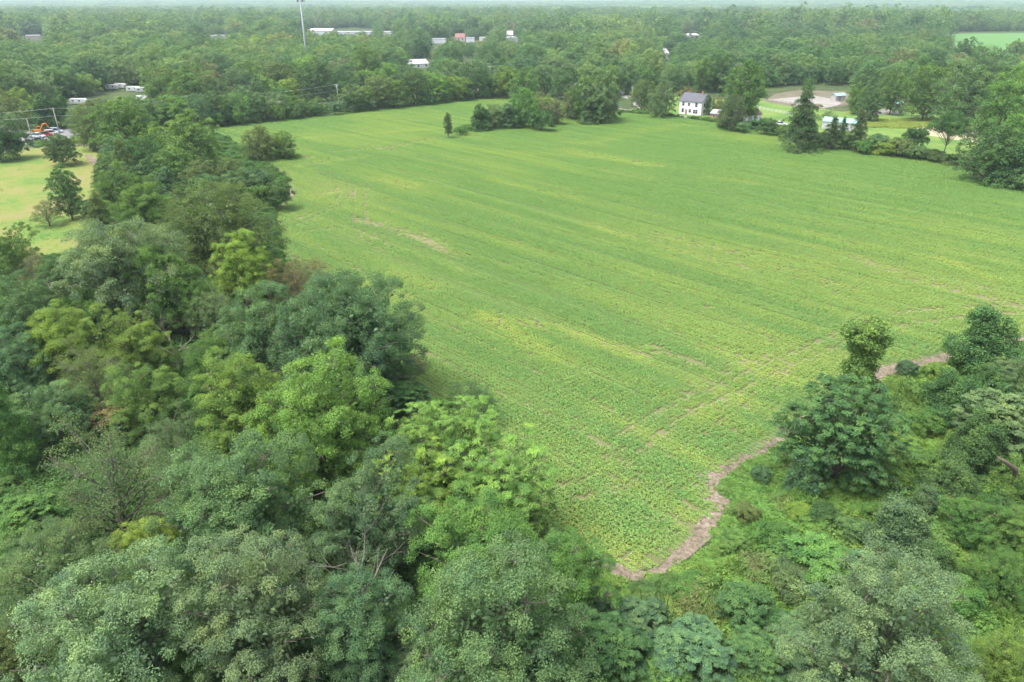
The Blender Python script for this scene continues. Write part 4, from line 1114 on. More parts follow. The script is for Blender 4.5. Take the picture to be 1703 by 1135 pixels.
# belt along the road: (u, v base, width) worked along the field's far edge
bu = 168.0
while bu < 850:
    base = 214 - (bu - 345) * 0.107
    if bu < 345: base = 214 - (bu - 345) * 0.05
    w = RND.uniform(40, 64) * (1.12 if bu < 500 else 1.0)
    key, colour = pick_kind()
    if 540 < bu < 584: bu += 14; continue
    s0 = 1.0
    x, y = G(bu, base - 2)
    d = PX(x, y)[2]; s = (w / 2) * d / FPX / MODELS[key].R
    zone = ('in the roadside belt left of the far crop' if bu < 345 else 'in the belt left of the roadside pole' if bu < 560 else 'in the belt right of the roadside pole')
    AUTO.append((x, y, s, RND.uniform(.70, .92), key, colour, zone))
    bu += w * RND.uniform(0.42, 0.6)
bu = 360.0         # low bushes at the foot of the belt
while bu < 850:
    base = 214.5 - (bu - 345) * 0.107
    if not (500 < bu < 522 or 560 < bu < 575):
        x, y = G(bu, base); AUTO.append((x, y, RND.uniform(.8, 1.15), RND.uniform(.9, 1.4), 'mid_bush', RND.choice(['dark', 'dark', 'blue', 'mid']), 'at the foot of the roadside belt'))
    bu += RND.uniform(24, 36)
for u, v, w, key, colour in [(20, 240, 60, 'mid_bush', 'dark'), (-10, 225, 70, 'mid_round', 'blue'), (12, 205, 50, 'mid_bush', 'grey')]:
    x, y, s = spot(u, v, w, key); AUTO.append((x, y, s, 1.1, key, colour, 'left of the parked vehicles'))
for u, v, w, key, colour in [(872, 140, 50, 'mid_round', 'mid'), (905, 131, 58, 'mid_broad', 'grey'), (938, 138, 46, 'mid_round_b', 'dark'), (1012, 132, 56, 'mid_broad', 'mid'), (1042, 128, 48, 'mid_round', 'grey'), (842, 134, 50, 'mid_round_b', 'bright')]:
    x, y, s = spot(u, v, w, key); AUTO.append((x, y, s, 1.0, key, colour, 'just behind the short hedgerow and corner group'))
for u, v, w, key, colour in [(18, 180, 62, 'mid_ragged', 'olive'), (42, 184, 38, 'mid_ragged', 'yellow'), (72, 188, 44, 'mid_vine', 'dark'), (102, 187, 40, 'mid_vine', 'dark'),
                             (130, 200, 46, 'mid_fine', 'grey')]:
    x, y, s = spot(u, v, w, key); AUTO.append((x, y, s, 1.0, key, colour, 'behind the parked vehicles'))
# candidates for the woods
VFRONT = [(-400, 235), (0, 200), (60, 186), (120, 192), (250, 188), (345, 186), (570, 167), (700, 155), (850, 142), (950, 138), (1010, 140), (1045, 150), (1062, 156), (1130, 155), (1200, 158), (1262, 152), (1300, 142), (1400, 143), (1446, 150), (1530, 160), (1570, 176), (1640, 185), (1703, 205), (1900, 245), (2200, 300)]
CLEAR = [  # (u0, u1, v0, v1): things that show between the trees, v1 = their foot
    (510, 620, 46, 58), (640, 656, 50, 59), (718, 740, 66, 72), (755, 775, 58, 67), (778, 788, 65, 70), (798, 808, 64, 68), (843, 861, 57, 70), (679, 692, 101, 109), (1102, 1113, 88, 100), (1456, 1522, 5, 18), (38, 80, 58, 67), (352, 378, 58, 67), (184, 246, 142, 154), (122, 142, 166, 173),
    (828, 842, 120, 126), (1136, 1165, 56, 62), (1186, 1206, 12, 17), (1340, 1368, 14, 19), (1578, 1703, 58, 98), (770, 785, 96, 118), (690, 720, 96, 104), (1018, 1034, 148, 163), (903, 918, 150, 158), (55, 98, 205, 236), (1570, 1703, 15, 19)]
FARPOLYS = [poly_g([(1566, 54), (1640, 53), (1800, 52), (1830, 108), (1700, 112), (1640, 106), (1588, 82)])]
def allowed(x, y, R, H):
    u0, v0, d = PX(x, y, 0.0)
    vf = np.interp(u0, [p[0] for p in VFRONT], [p[1] for p in VFRONT])
    ok = v0 < vf
    for fp in FARPOLYS: ok &= ~inside(x, y, fp)
    vt = PX(x, y, H)[1]
    hw = R * FPX / d
    for a, b, c, e in CLEAR:
        hit = (u0 + hw * .7 > a) & (u0 - hw * .7 < b) & (vt < e - .4 * (e - c)) & (v0 > c)
        ok &= ~(hit & (v0 > c + 2))
    return ok
def jitter_grid(x0, x1, y0, y1, step):
    X, Y = np.meshgrid(np.arange(x0, x1, step), np.arange(y0, y1, step))
    X = X + np.where((np.arange(X.shape[0]) % 2)[:, None] == 1, step / 2, 0)
    X = (X + rng.uniform(-.38, .38, X.shape) * step).ravel(); Y = (Y + rng.uniform(-.38, .38, Y.shape) * step).ravel()
    return X, Y
ZONES = [(110, 'in woods above the parked vehicles'), (260, 'in woods around the white trailers'), (400, 'in woods well left of the tower'), (505, 'in woods just left of the tower'),
         (590, 'in woods just right of the tower'), (690, 'in woods before the long white warehouse'), (800, 'in woods around the far white shops'), (900, 'in woods before the bright far building'),
         (1010, 'in woods behind the dark corner group'), (1130, 'in woods behind the lane trees'), (1230, 'in woods behind the white house'), (1330, 'in woods behind the paddock, left half'),
         (1420, 'in woods behind the paddock, right half'), (1530, 'in woods behind the two sheds'), (3000, 'in woods below the far right field')]
X, Y = jitter_grid(-420, 460, 300, 900, 12.5)
dep = np.hypot(X, Y)
Rr = 5.2 + 5.2 * rng.random(len(X)) ** 1.4; 
key_i = rng.integers(0, 1 << 30, len(X))
Hh = Rr * 2.0
U, V, D = PX(X, Y, 0)
ok = allowed(X, Y, Rr, Hh) & (U > -600) & (U < W0 + 600)
framed = (U > -30) & (U < W0 + 30)
order = np.where(ok)[0]
order = order[np.argsort(dep[order] + 1e5 * ~framed[order])]
N_IND = 300 - 0
existing = sum(1 for o in bpy.data.objects if o.get('category') == 'tree')
room = max(0, 300 - existing - len(AUTO))
print('placed', existing, 'auto', len(AUTO), 'room', room)
FAR_LIMIT = 0.0
for i in order[:room]:
    key, colour = pick_kind()
    s = Rr[i] / MODELS[key].R
    u = U[i]
    AUTO.append((X[i], Y[i], s, RND.uniform(.75, 1.0), key, colour, '' + next(z for lim, z in ZONES if u < lim)))
def lab_word(key, colour): return WORD[colour] + ' ' + FORM[key]
buckets = {}
for i, (x, y, s, sz, key, colour, zone) in enumerate(AUTO):
    buckets.setdefault((zone, colour, FORM[key]), []).append(i)
for (zone, colour, form), ids in buckets.items():
    ids.sort(key=lambda i: PX(AUTO[i][0], AUTO[i][1])[0])
    for k, i in enumerate(ids):
        x, y, s, sz, key, _, _ = AUTO[i]
        noun = 'bush' if key == 'mid_bush' else 'tree'
        fm = '' if key == 'mid_bush' else form + ' '
        if len(ids) == 1: lb = f'{WORD[colour]} {fm}{noun} {zone}'
        elif k == 0: lb = f'leftmost {WORD[colour]} {fm}{noun} {zone}'
        elif k == len(ids) - 1: lb = f'rightmost {WORD[colour]} {fm}{noun} {zone}'
        else: lb = f'{ORD[k]} from left of {WORD[colour]} {fm}{noun}s {zone}'
        grp = 'bushes at the foot of the roadside belt' if 'foot' in zone else 'trees of the roadside belt' if 'belt' in zone else 'trees of the woods beyond the road'
        plant_object(noun, key, x, y, s, sz, RND.uniform(0, 6.28), colour, lb, noun, grp)

FOREST_MAT = None
def forest_material():
    m, nt, out = new_mat('forest_leaf')
    at = N(nt, 'ShaderNodeAttribute', attribute_name='tint')
    oi = N(nt, 'ShaderNodeObjectInfo')
    base = ramp(nt, oi.outputs['Random'], [(0.0, (0.064, 0.138, 0.062)), (0.2, (0.098, 0.195, 0.074)), (0.4, (0.140, 0.245, 0.100)), (0.6, (0.115, 0.235, 0.076)), (0.78, (0.165, 0.248, 0.100)), (0.92, (0.195, 0.320, 0.095)), (1.0, (0.195, 0.220, 0.120))])
    v = mathn(nt, 'MULTIPLY_ADD', at.outputs['Fac'], 0.7); v.node.inputs[2].default_value = 0.65
    col = mixc(nt, 1.0, base, v, 'MULTIPLY')
    ia = N(nt, 'ShaderNodeAttribute', attribute_name='tone', attribute_type='INSTANCER')     # stands of different species
    col = mixc(nt, 1.0, col, ramp(nt, ia.outputs['Fac'], [(0.0, (.58, .70, .82)), (.45, (.95, .95, .95)), (.75, (1.2, 1.1, .95)), (1.0, (1.5, 1.32, 1.0))]), 'MULTIPLY')
    p = N(nt, 'ShaderNodeBsdfPrincipled'); nt.links.new(col, p.inputs['Base Color'])
    p.inputs['Roughness'].default_value = 0.55; p.inputs['Specular IOR Level'].default_value = 0.25
    t = N(nt, 'ShaderNodeBsdfTranslucent'); nt.links.new(mixc(nt, 1.0, col, (1.25, 1.3, .55), 'MULTIPLY'), t.inputs['Color'])
    ms = N(nt, 'ShaderNodeMixShader'); ms.inputs[0].default_value = 0.3
    nt.links.new(p.outputs[0], ms.inputs[1]); nt.links.new(t.outputs[0], ms.inputs[2]); nt.links.new(ms.outputs[0], out.inputs[0])
    return m
FOREST_MAT = forest_material()
def build_forest():
    protosA = [restyle(MODELS[k].crown, FOREST_MAT) for k in ('mid_round', 'mid_round_b', 'mid_broad', 'mid_round', 'mid_ragged', 'mid_broad')]
    rest = order[room:]
    x = X[rest]; y = Y[rest]
    s = Rr[rest] / 5.4
    n = len(x)
    rot = np.zeros((n, 3)); rot[:, 2] = rng.uniform(0, 6.28, n)
    pts = [np.stack([x, y, np.zeros(n)], -1)]; rots = [rot]; scls = [np.stack([s, s, s * rng.uniform(.75, 1.0, n)], -1)]; idx = [rng.integers(0, 6, n)]
    # 900 m to 2.6 km: single far trees; side strips nearer than 900 m too
    xs, ys = jitter_grid(-2100, 2100, 300, 2600, 15.0)
    hw = 6.2 + 8.0 * rng.random(len(xs)) ** 1.8
    u, v, d = PX(xs, ys, 0)
    inner = (xs > -425) & (xs < 465) & (ys < 905)
    # closed canopy with thin places
    k = allowed(xs, ys, hw, hw * 1.9) & (u > -600) & (u < W0 + 600) & (d > 20) & ~inner
    gap = vnoise(xs / 60 + 3, ys / 90)
    k &= rng.random(len(xs)) < np.where(gap > .8, .35, 1)
    xs, ys, hw = xs[k], ys[k], hw[k]; n = len(xs)
    # a low wooded rise at the right
    rise = np.exp(-(((xs - 560) / 220) ** 2 + ((ys - 1150) / 260) ** 2)) * 6
    r2 = np.zeros((n, 3)); r2[:, 2] = rng.uniform(0, 6.28, n)
    s = hw / 5.6
    pts.append(np.stack([xs, ys, np.zeros(n)], -1)); rots.append(r2)
    big = 1 + rise / 18
    scls.append(np.stack([s, s, s * big * rng.uniform(.72, 1.0, n)], -1)); idx.append(rng.integers(6, 11, n))
    # beyond: groves
    gx, gy = jitter_grid(-8000, 8000, 2500, 11500, 58)
    u, v, d = PX(gx, gy, 0)
    k = (u > -600) & (u < W0 + 600)
    gap = vnoise(gx / 260 + 3, gy / 700)
    k &= (rng.random(len(gx)) < np.where(gap > .78, .12, 1)) | (d > 6000)
    gx, gy = gx[k], gy[k]; n = len(gx)
    r3 = np.zeros((n, 3)); r3[:, 2] = rng.uniform(0, 6.28, n)
    s = rng.uniform(.9, 1.2, n)
    pts.append(np.stack([gx, gy, ground_z(gx, gy)], -1)); rots.append(r3); scls.append(np.stack([s, s, s * rng.uniform(.85, 1.35, n)], -1)); idx.append(rng.integers(11, 14, n))
    protosB = [restyle(MODELS[k].crown, FOREST_MAT) for k in ('far_round', 'far_round_b', 'far_broad', 'far_tall', 'far_ragged')]
    def grove(seed):
        r = np.random.default_rng(seed)
        Vv = []; Ff = []; Tt = []; b = 0
        for i in range(17):
            cx, cy_ = r.uniform(-32, 32, 2); R = r.uniform(8, 13); Hq = r.uniform(12, 18)
            d = rand_dir(r, 60); d[:, 2] = np.abs(d[:, 2]) * 1.0 - .15
            P = np.array([cx, cy_, Hq * .55]) + d * np.array([R, R, Hq * .42])
            nrm = unit(d + r.normal(size=d.shape) * .4)
            L = r.uniform(2.2, 3.6, 60)
            v, f, t = kites(P, rand_dir(r, 60), nrm, L, L * .8, .2, np.clip(r.uniform(.25, .75) + r.normal(size=60) * .15, 0, 1))
            Vv.append(v); Ff.append(f + b); Tt.append(t); b += len(v)
        return np_mesh('grove', np.concatenate(Vv), np.concatenate(Ff), [FOREST_MAT], False, np.concatenate(Tt))
    protos = protosA + protosB + [grove(90 + i) for i in range(3)]
    P = np.concatenate(pts)
    print('forest', [len(p) for p in pts])
    scatter('forest', 'continuous broadleaf forest stretching from beyond the road to the horizon', 'forest', protos, P, np.concatenate(rots), np.concatenate(scls), np.concatenate(idx),
            {'tone': np.clip(.55 * vnoise(P[:, 0] / 70 + 3, P[:, 1] / 110 + 9) + .25 * vnoise(P[:, 0] / 300, P[:, 1] / 500) + .35 * rng.random(len(P)) - .07, 0, 1)})
build_forest()

# ------------------------------------------------------------------ haze
def build_haze():
    m, nt, out = new_mat('haze')
    v = N(nt, 'ShaderNodeVolumePrincipled')
    v.inputs['Color'].default_value = (0.74, 0.89, 1.0, 1)
    v.inputs['Density'].default_value = HAZE_DENSITY
    v.inputs['Anisotropy'].default_value = 0.2
    nt.links.new(v.outputs[0], out.inputs['Volume'])
    b = MB().box(-12600, 12600, -600, 14500, -1.0, 72.0)
    o = b.build('haze', m)
    tag(o, 'thin pale blue summer haze over the whole landscape', 'haze', None, 'stuff')
build_haze()

# ------------------------------------------------------------------ buildings
P_WHITE = paint('white_siding', (0.66, 0.66, 0.65), 0.6, 0.05, 0.6)
P_WHITE2 = paint('white_metal', (0.50, 0.51, 0.53), 0.45, 0.06, 0.2)
P_SLATE = paint('dark_shingle', (0.095, 0.095, 0.115), 0.85, 0.25, 2.5)
P_REDROOF = paint('red_roof', (0.20, 0.095, 0.085), 0.7, 0.2, 1.0)
P_BRICK = paint('red_brick', (0.30, 0.15, 0.12), 0.85, 0.25, 4.0)
P_TURQ = paint('turquoise_roof', (0.24, 0.42, 0.40), 0.5, 0.1, 0.5)
P_TEAL = paint('teal_roof', (0.24, 0.46, 0.42), 0.5, 0.12, 0.5)
P_GREYWOOD = paint('weathered_boards', (0.33, 0.32, 0.31), 0.8, 0.2, 2.0)
P_TAN = paint('tan_wall', (0.45, 0.39, 0.34), 0.7, 0.1, 0.3)
P_BROWN = paint('brown_wall', (0.24, 0.17, 0.14), 0.7, 0.15, 0.3)
P_GLASS = paint('window_glass', (0.03, 0.035, 0.045), 0.12, 0.2, 1.0, spec=0.7)
P_FRAME = paint('window_frame', (0.50, 0.50, 0.50), 0.5, 0.05)
P_GREYROOF = paint('grey_roof', (0.30, 0.30, 0.31), 0.7, 0.12, 0.5)
P_PALEROOF = paint('pale_roof', (0.42, 0.42, 0.42), 0.6, 0.08, 0.3)
P_POLE = bark_material('pole_wood', (0.25, 0.23, 0.21), (0.40, 0.38, 0.35))
P_STEEL = paint('galvanised_steel', (0.27, 0.31, 0.33), 0.55, 0.08, 0.5)
P_WIRE = paint('cable', (0.42, 0.44, 0.45), 0.5, 0.05)
P_RUBBER = paint('rubber', (0.025, 0.025, 0.025), 0.8, 0.1)
P_DARK = paint('dark_metal', (0.05, 0.05, 0.055), 0.5, 0.1)
P_WOOD = paint('fence_wood', (0.24, 0.20, 0.16), 0.85, 0.2, 3.0)
P_LAMP = paint('lamp_glass', (0.75, 0.75, 0.72), 0.15, 0.05)
P_TAIL = paint('tail_lamp', (0.35, 0.02, 0.02), 0.25, 0.05)

def building(name, label, pl, pr, depth, eave, rise, wall, roof, cat='house', windows=(), sides=(), door=None, over=0.3, chimney=None, flat=False, group=None, garage=None):
    """pl, pr: photo pixels of the two front corners on the ground"""
    a = G(*pl); b = G(*pr)
    L = math.hypot(b[0] - a[0], b[1] - a[1]); rz = math.atan2(b[1] - a[1], b[0] - a[0])
    t = thing(name, label, cat, (a[0], a[1], 0), rz, group)
    if flat:
        MB().box(0, L, 0, depth, 0, eave).build('wall', wall, t)
        MB().box(-.15, L + .15, -.15, depth + .15, eave + .003, eave + .5).build('roof', roof, t)
    else:
        prof = [(0, 0), (depth, 0), (depth, eave), (depth / 2, eave + rise), (0, eave)]
        MB().prism(prof, 0, L, 'x').build('wall', wall, t)
        m = MB(); k = rise / (depth / 2); th = 0.18
        for s in (0, 1):
            y0 = -over if s == 0 else depth + over
            z0 = eave - over * k + .02
            q = [(y0, z0), (depth / 2, eave + rise + .02), (depth / 2, eave + rise + .02 + th), (y0, z0 + th)]
            m.prism(q, -over, L + over, 'x')
        r = m.build('roof', roof, t)
        if chimney:
            MB().box(L * chimney - .4, L * chimney + .4, depth / 2 - .4, depth / 2 + .4, eave + rise * .6, eave + rise + .9).build('chimney', P_BRICK, r)
    def win(x, z, w, h, side=None):
        f = MB(); g = MB()
        if side is None:
            f.box(x - w / 2 - .1, x + w / 2 + .1, -.06, .05, z - .1, z + h + .1); g.box(x - w / 2, x + w / 2, -.09, -.03, z, z + h)
            f.box(x - w / 2 - .1, x + w / 2 + .1, -.11, -.02, z + h * .48, z + h * .54)
        else:
            xx = L if side > 0 else 0
            o = 1 if side > 0 else -1
            f.box(min(xx - .05 * o, xx + .06 * o), max(xx - .05 * o, xx + .06 * o), x - w / 2 - .1, x + w / 2 + .1, z - .1, z + h + .1)
            g.box(min(xx + .03 * o, xx + .09 * o), max(xx + .03 * o, xx + .09 * o), x - w / 2, x + w / 2, z, z + h)
        fr = f.build('window', P_FRAME, t); g.build('pane', P_GLASS, fr)
    for x, z, w, h in windows: win(x, z, w, h)
    for x, z, w, h, sd in sides: win(x, z, w, h, sd)
    if door:
        x, w, h = door
        dr = MB().box(x - w / 2, x + w / 2, -.07, .04, 0.1, h).build('door', P_BROWN, t)
        MB().box(x + w * .32, x + w * .40, -.12, -.065, 1.0, 1.1).build('handle', P_STEEL, dr)
    if garage:
        x, w, h = garage
        MB().box(x - w / 2, x + w / 2, -.06, .04, 0.03, h).build('door', P_GREYWOOD, t)
    return t
h = building('house', 'white two-storey house with dark shingled roof behind the crop field', (1128.6, 189.2), (1165, 193.2), 8.0, 5.6, 2.9, P_WHITE, P_SLATE,
             windows=[(1.9, 3.6, .95, 1.4), (4.7, 3.7, .9, 1.2), (8.3, 3.5, 1.0, 1.6), (1.9, .9, 1.0, 1.5), (5.4, 1.0, .95, 1.3), (7.5, .8, .9, 1.5), (8.6, .8, .9, 1.5)],
             sides=[(2.4, 3.6, .95, 1.4, 1), (5.6, 3.6, .95, 1.4, 1), (2.4, .9, .95, 1.4, 1), (5.6, .9, .95, 1.4, 1)], door=(3.6, 1.0, 2.1), chimney=.8)
building('garage', 'small white garage with faded red roof right of the white house', (1241.5, 203.5), (1265.5, 200.5), 5.0, 2.5, 1.6, P_WHITE, P_REDROOF, 'garage', garage=(1.9, 2.4, 2.1), windows=[(4.6, 1.1, .8, .9)])
building('outbuilding', 'low red brick outbuilding half hidden by reddish tree beside the white house', (1181, 198), (1194, 199.5), 4.5, 2.3, 1.3, P_BRICK, P_GREYROOF, 'outbuilding', windows=[(1.6, 1.0, .8, .9)])
building('shed', 'small grey shed with light turquoise roof at the edge of the sandy paddock', (1389.5, 168.8), (1405.0, 167.6), 3.4, 2.5, .9, P_GREYWOOD, P_TURQ, 'shed', door=(2.6, 1.2, 2.0))
building('shed', 'grey shed with teal roof behind the tall tree with bare trunk', (1489, 183.2), (1500, 182.6), 3.2, 2.7, .8, P_GREYWOOD, P_TEAL, 'shed', door=(1.5, 1.1, 2.0))
building('barn', 'long low building with pale turquoise roof hidden behind dark cedars', (1366, 214), (1420, 219), 7.0, 2.8, 1.1, P_PALEROOF, P_TURQ, 'barn', windows=[(2.5, 1.1, 1.0, .8), (6.5, 1.1, 1.0, .8)])
building('warehouse', 'white gabled warehouse beyond the woods beside the radio tower', (514, 60.5), (552, 60.5), 34, 6.8, 2.6, P_WHITE2, P_PALEROOF, 'warehouse')
building('warehouse', 'very long low white warehouse beyond the woods right of the gabled one', (553, 62), (655, 62), 30, 6.0, 0, P_WHITE2, P_GREYROOF, 'warehouse', flat=True)
building('house', 'far pinkish house under a wide red roof', (757, 69), (773, 69), 14, 4.0, 4.5, P_TAN, P_REDROOF, windows=[(4, 1.5, 1.6, 1.6), (9, 1.5, 1.6, 1.6), (13, 1.5, 1.6, 1.6)])
building('shop', 'long white flat building left of the far red roof', (715, 72.5), (741, 72.5), 14, 4.6, 0, P_WHITE2, P_GREYROOF, 'shop', flat=True)
building('shop', 'white flat building right of the far red roof', (775, 70.5), (789, 70.5), 12, 4.6, 0, P_WHITE2, P_GREYROOF, 'shop', flat=True)
building('shop', 'small white flat building second to the right of the far red roof', (797, 69), (809, 69), 12, 4.0, 0, P_WHITE2, P_PALEROOF, 'shop', flat=True)
building('shop', 'bright white building near the pale gabled one in the far middle', (843, 71.5), (862, 71), 14, 5.5, 0, P_WHITE2, P_PALEROOF, 'shop', flat=True)
building('barn', 'pale gabled barn behind the bright white far building', (842, 64.5), (853, 64.5), 16, 4.5, 4.5, P_PALEROOF, P_PALEROOF, 'barn')
building('house', 'white roofed house glimpsed through open tree beyond the road', (677, 114.5), (713, 113), 12, 3.0, 2.6, P_WHITE, P_PALEROOF, windows=[(4, 1, 1.2, 1.3), (9, 1, 1.2, 1.3), (15, 1, 1.2, 1.3)])
building('shed', 'small white shed beside the white roofed house beyond the road', (725, 119), (737, 118.5), 5, 2.6, 1.2, P_WHITE, P_GREYROOF, 'shed', door=(2, 1.2, 2.0))
building('house', 'white gable end peeping from the woods above the lane', (1103, 101), (1112, 100.5), 10, 5.5, 3.5, P_WHITE, P_PALEROOF, windows=[(2.5, 3.4, .9, 1.2)])
building('house', 'low pale roofed house in the far woods right of centre', (1142, 63.5), (1162, 63), 12, 3.0, 2.0, P_PALEROOF, P_PALEROOF)
building('factory', 'tan and brown industrial block on the far right skyline', (1490, 19), (1516, 19), 40, 10, 0, P_TAN, P_BROWN, 'factory', flat=True)
building('factory', 'tall pale block standing on the skyline behind the tan industrial block', (1499, 17), (1508, 17), 40, 17, 0, P_PALEROOF, P_TAN, 'factory', flat=True)
building('warehouse', 'pale low warehouse on the skyline left of the tan industrial block', (1455, 14.5), (1469, 14.5), 40, 9, 0, P_WHITE2, P_PALEROOF, 'warehouse', flat=True)
building('warehouse', 'small white building on the skyline above the white house', (1340, 19.5), (1353, 19.5), 30, 6, 0, P_WHITE2, P_PALEROOF, 'warehouse', flat=True)
building('warehouse', 'tan roofed low building at the far left edge of the woods', (44, 67.5), (68, 67), 20, 5.0, 0, P_TAN, P_GREYROOF, 'warehouse', flat=True)
building('warehouse', 'low tan building in the far woods left of the radio tower', (352, 67.5), (376, 67), 20, 5.0, 0, P_PALEROOF, P_GREYROOF, 'warehouse', flat=True)
building('house', 'white house glimpsed between trees at the left by the parked vehicles', (20, 222), (34, 219), 7, 3.0, 2.0, P_WHITE, P_GREYROOF, windows=[(1.4, 1, .9, 1.2)])

# ------------------------------------------------------------------ radio tower, poles and wires
def tower():
    x, y = G(513.5, 127)
    t = thing('radio_tower', 'tall slender galvanised radio tower rising from the woods', 'tower', (x, y, 0))
    MB().tube([(0, 0, 0), (0, 0, 20), (0, 0, 46.5)], [.66, .58, .42], 12).build('mast', P_STEEL, t, True)
    p = MB()
    for k in range(3):
        a = k * 2.094 + .4; b = a + 2.094
        p.tube([(2.6 * math.cos(a), 2.6 * math.sin(a), 45.2), (2.6 * math.cos(b), 2.6 * math.sin(b), 45.2)], [.09, .09], 5)
        p.tube([(0, 0, 45.2), (2.6 * math.cos(a), 2.6 * math.sin(a), 45.2)], [.09, .09], 5)
    p.build('platform', P_STEEL, t)
    for k in range(9):
        a = k * 0.698 + .4; q = 2.5 if k % 3 == 0 else 2.0
        MB().box(-.16, .16, -.1, .1, 44.2, 46.4).build('antenna', P_DARK, t, loc=(q * math.cos(a), q * math.sin(a), 0), rz=a)
    MB().tube([(0, 0, 46.5), (0, 0, 49)], [.06, .03], 5).build('lightning_rod', P_STEEL, t)
tower()
POLE_TOPS = [(88, 180), (310, 159), (560, 140), (673, 122), (815, 110), (980, 88)]
PH = 11.5
pole_xy = [G(u, v, PH) for u, v in POLE_TOPS]
pole_lab = ['tall pale utility pole beside the parked vehicles', 'utility pole in the belt at the left end of the far crop strip', 'utility pole standing in a gap of the roadside belt by the far crop strip',
            'utility pole top rising above the roadside belt', 'utility pole among roadside trees above the short hedgerow', 'utility pole in the woods beyond the dark corner group']
def utility_pole(x, y, H, label, ang, transformer=False, arm=True, group='utility poles along the road'):
    t = thing('utility_pole', label, 'pole', (x, y, 0), ang, group)
    MB().tube([(0, 0, 0), (0, 0, H)], [.16, .11], 8).build('post', P_POLE, t, True)
    if arm:
        MB().box(-1.2, 1.2, .15, .27, H - .6, H - .46).build('crossarm', P_POLE, t)
        for q in (-1.1, -.4, .4, 1.1): MB().tube([(q, .2, H - .457), (q, .2, H - .2)], [.07, .05], 6).build('insulator', P_WHITE2, t)
    if transformer: MB().tube([(.38, 0, H - 2.0), (.38, 0, H - .9)], [.25, .25], 10).build('transformer', P_STEEL, t, True)
    return t
for i, (x, y) in enumerate(pole_xy):
    j = min(i + 1, len(pole_xy) - 1); k = max(i - 1, 0)
    utility_pole(x, y, PH, pole_lab[i], math.atan2(pole_xy[j][1] - pole_xy[k][1], pole_xy[j][0] - pole_xy[k][0]) + math.pi / 2, transformer=(i == 2), arm=(i > 0))
x, y = G(56, 240); utility_pole(x, y, 8.5, 'short thin pole left of the silver pickup', .5, arm=False)
x, y = G(1049.5, 183.5); utility_pole(x, y, 10.2, 'utility pole with transformer beside the lane left of the white house', 1.2, True)
def cable(name, label, pts, sag, rad):
    m = MB(); P = []
    for a, b in zip(pts[:-1], pts[1:]):
        for k in range(10):
            t = k / 10; P.append((a[0] + (b[0] - a[0]) * t, a[1] + (b[1] - a[1]) * t, a[2] + (b[2] - a[2]) * t - sag * 4 * t * (1 - t)))
    P.append(pts[-1])
    m.tube(P, [rad] * len(P), 5)
    tag(m.build(name, P_WIRE), label, 'power line', 'power lines along the road')
ends = [(-215, 252)] + pole_xy + [(G(1120, 80, PH))]
cable('power_line', 'upper power line strung between the utility poles along the road', [(x, y, PH - .1) for x, y in ends], 1.4, .03)
cable('telephone_line', 'lower cable strung below the power line along the road', [(x, y, PH - 2.6) for x, y in ends], 1.2, .025)

# ------------------------------------------------------------------ vehicles
def car_paint(name, c): return paint(name, c, 0.28, 0.03, 1.0, spec=0.6)
C_SILVER = car_paint('silver_paint', (0.55, 0.56, 0.58)); C_BLACK = car_paint('black_paint', (0.03, 0.03, 0.035)); C_WHITE = car_paint('white_paint', (0.60, 0.60, 0.60))
C_RED = car_paint('red_paint', (0.45, 0.04, 0.035)); C_ORANGE = car_paint('orange_paint', (0.62, 0.21, 0.03)); C_BLUE = car_paint('pale_blue_paint', (0.40, 0.48, 0.58))
def wheels(t, xs, w, r=.36):
    for x in xs:
        for s in (-1, 1):
            y = s * (w / 2 - .08)
            wl = MB().tube([(x, y - .11, r), (x, y + .11, r)], [r, r], 14).build('wheel', P_RUBBER, t)
            MB().tube([(x, y - .125, r), (x, y + .125, r)], [r * .55, r * .55], 10).build('rim', P_STEEL, wl)
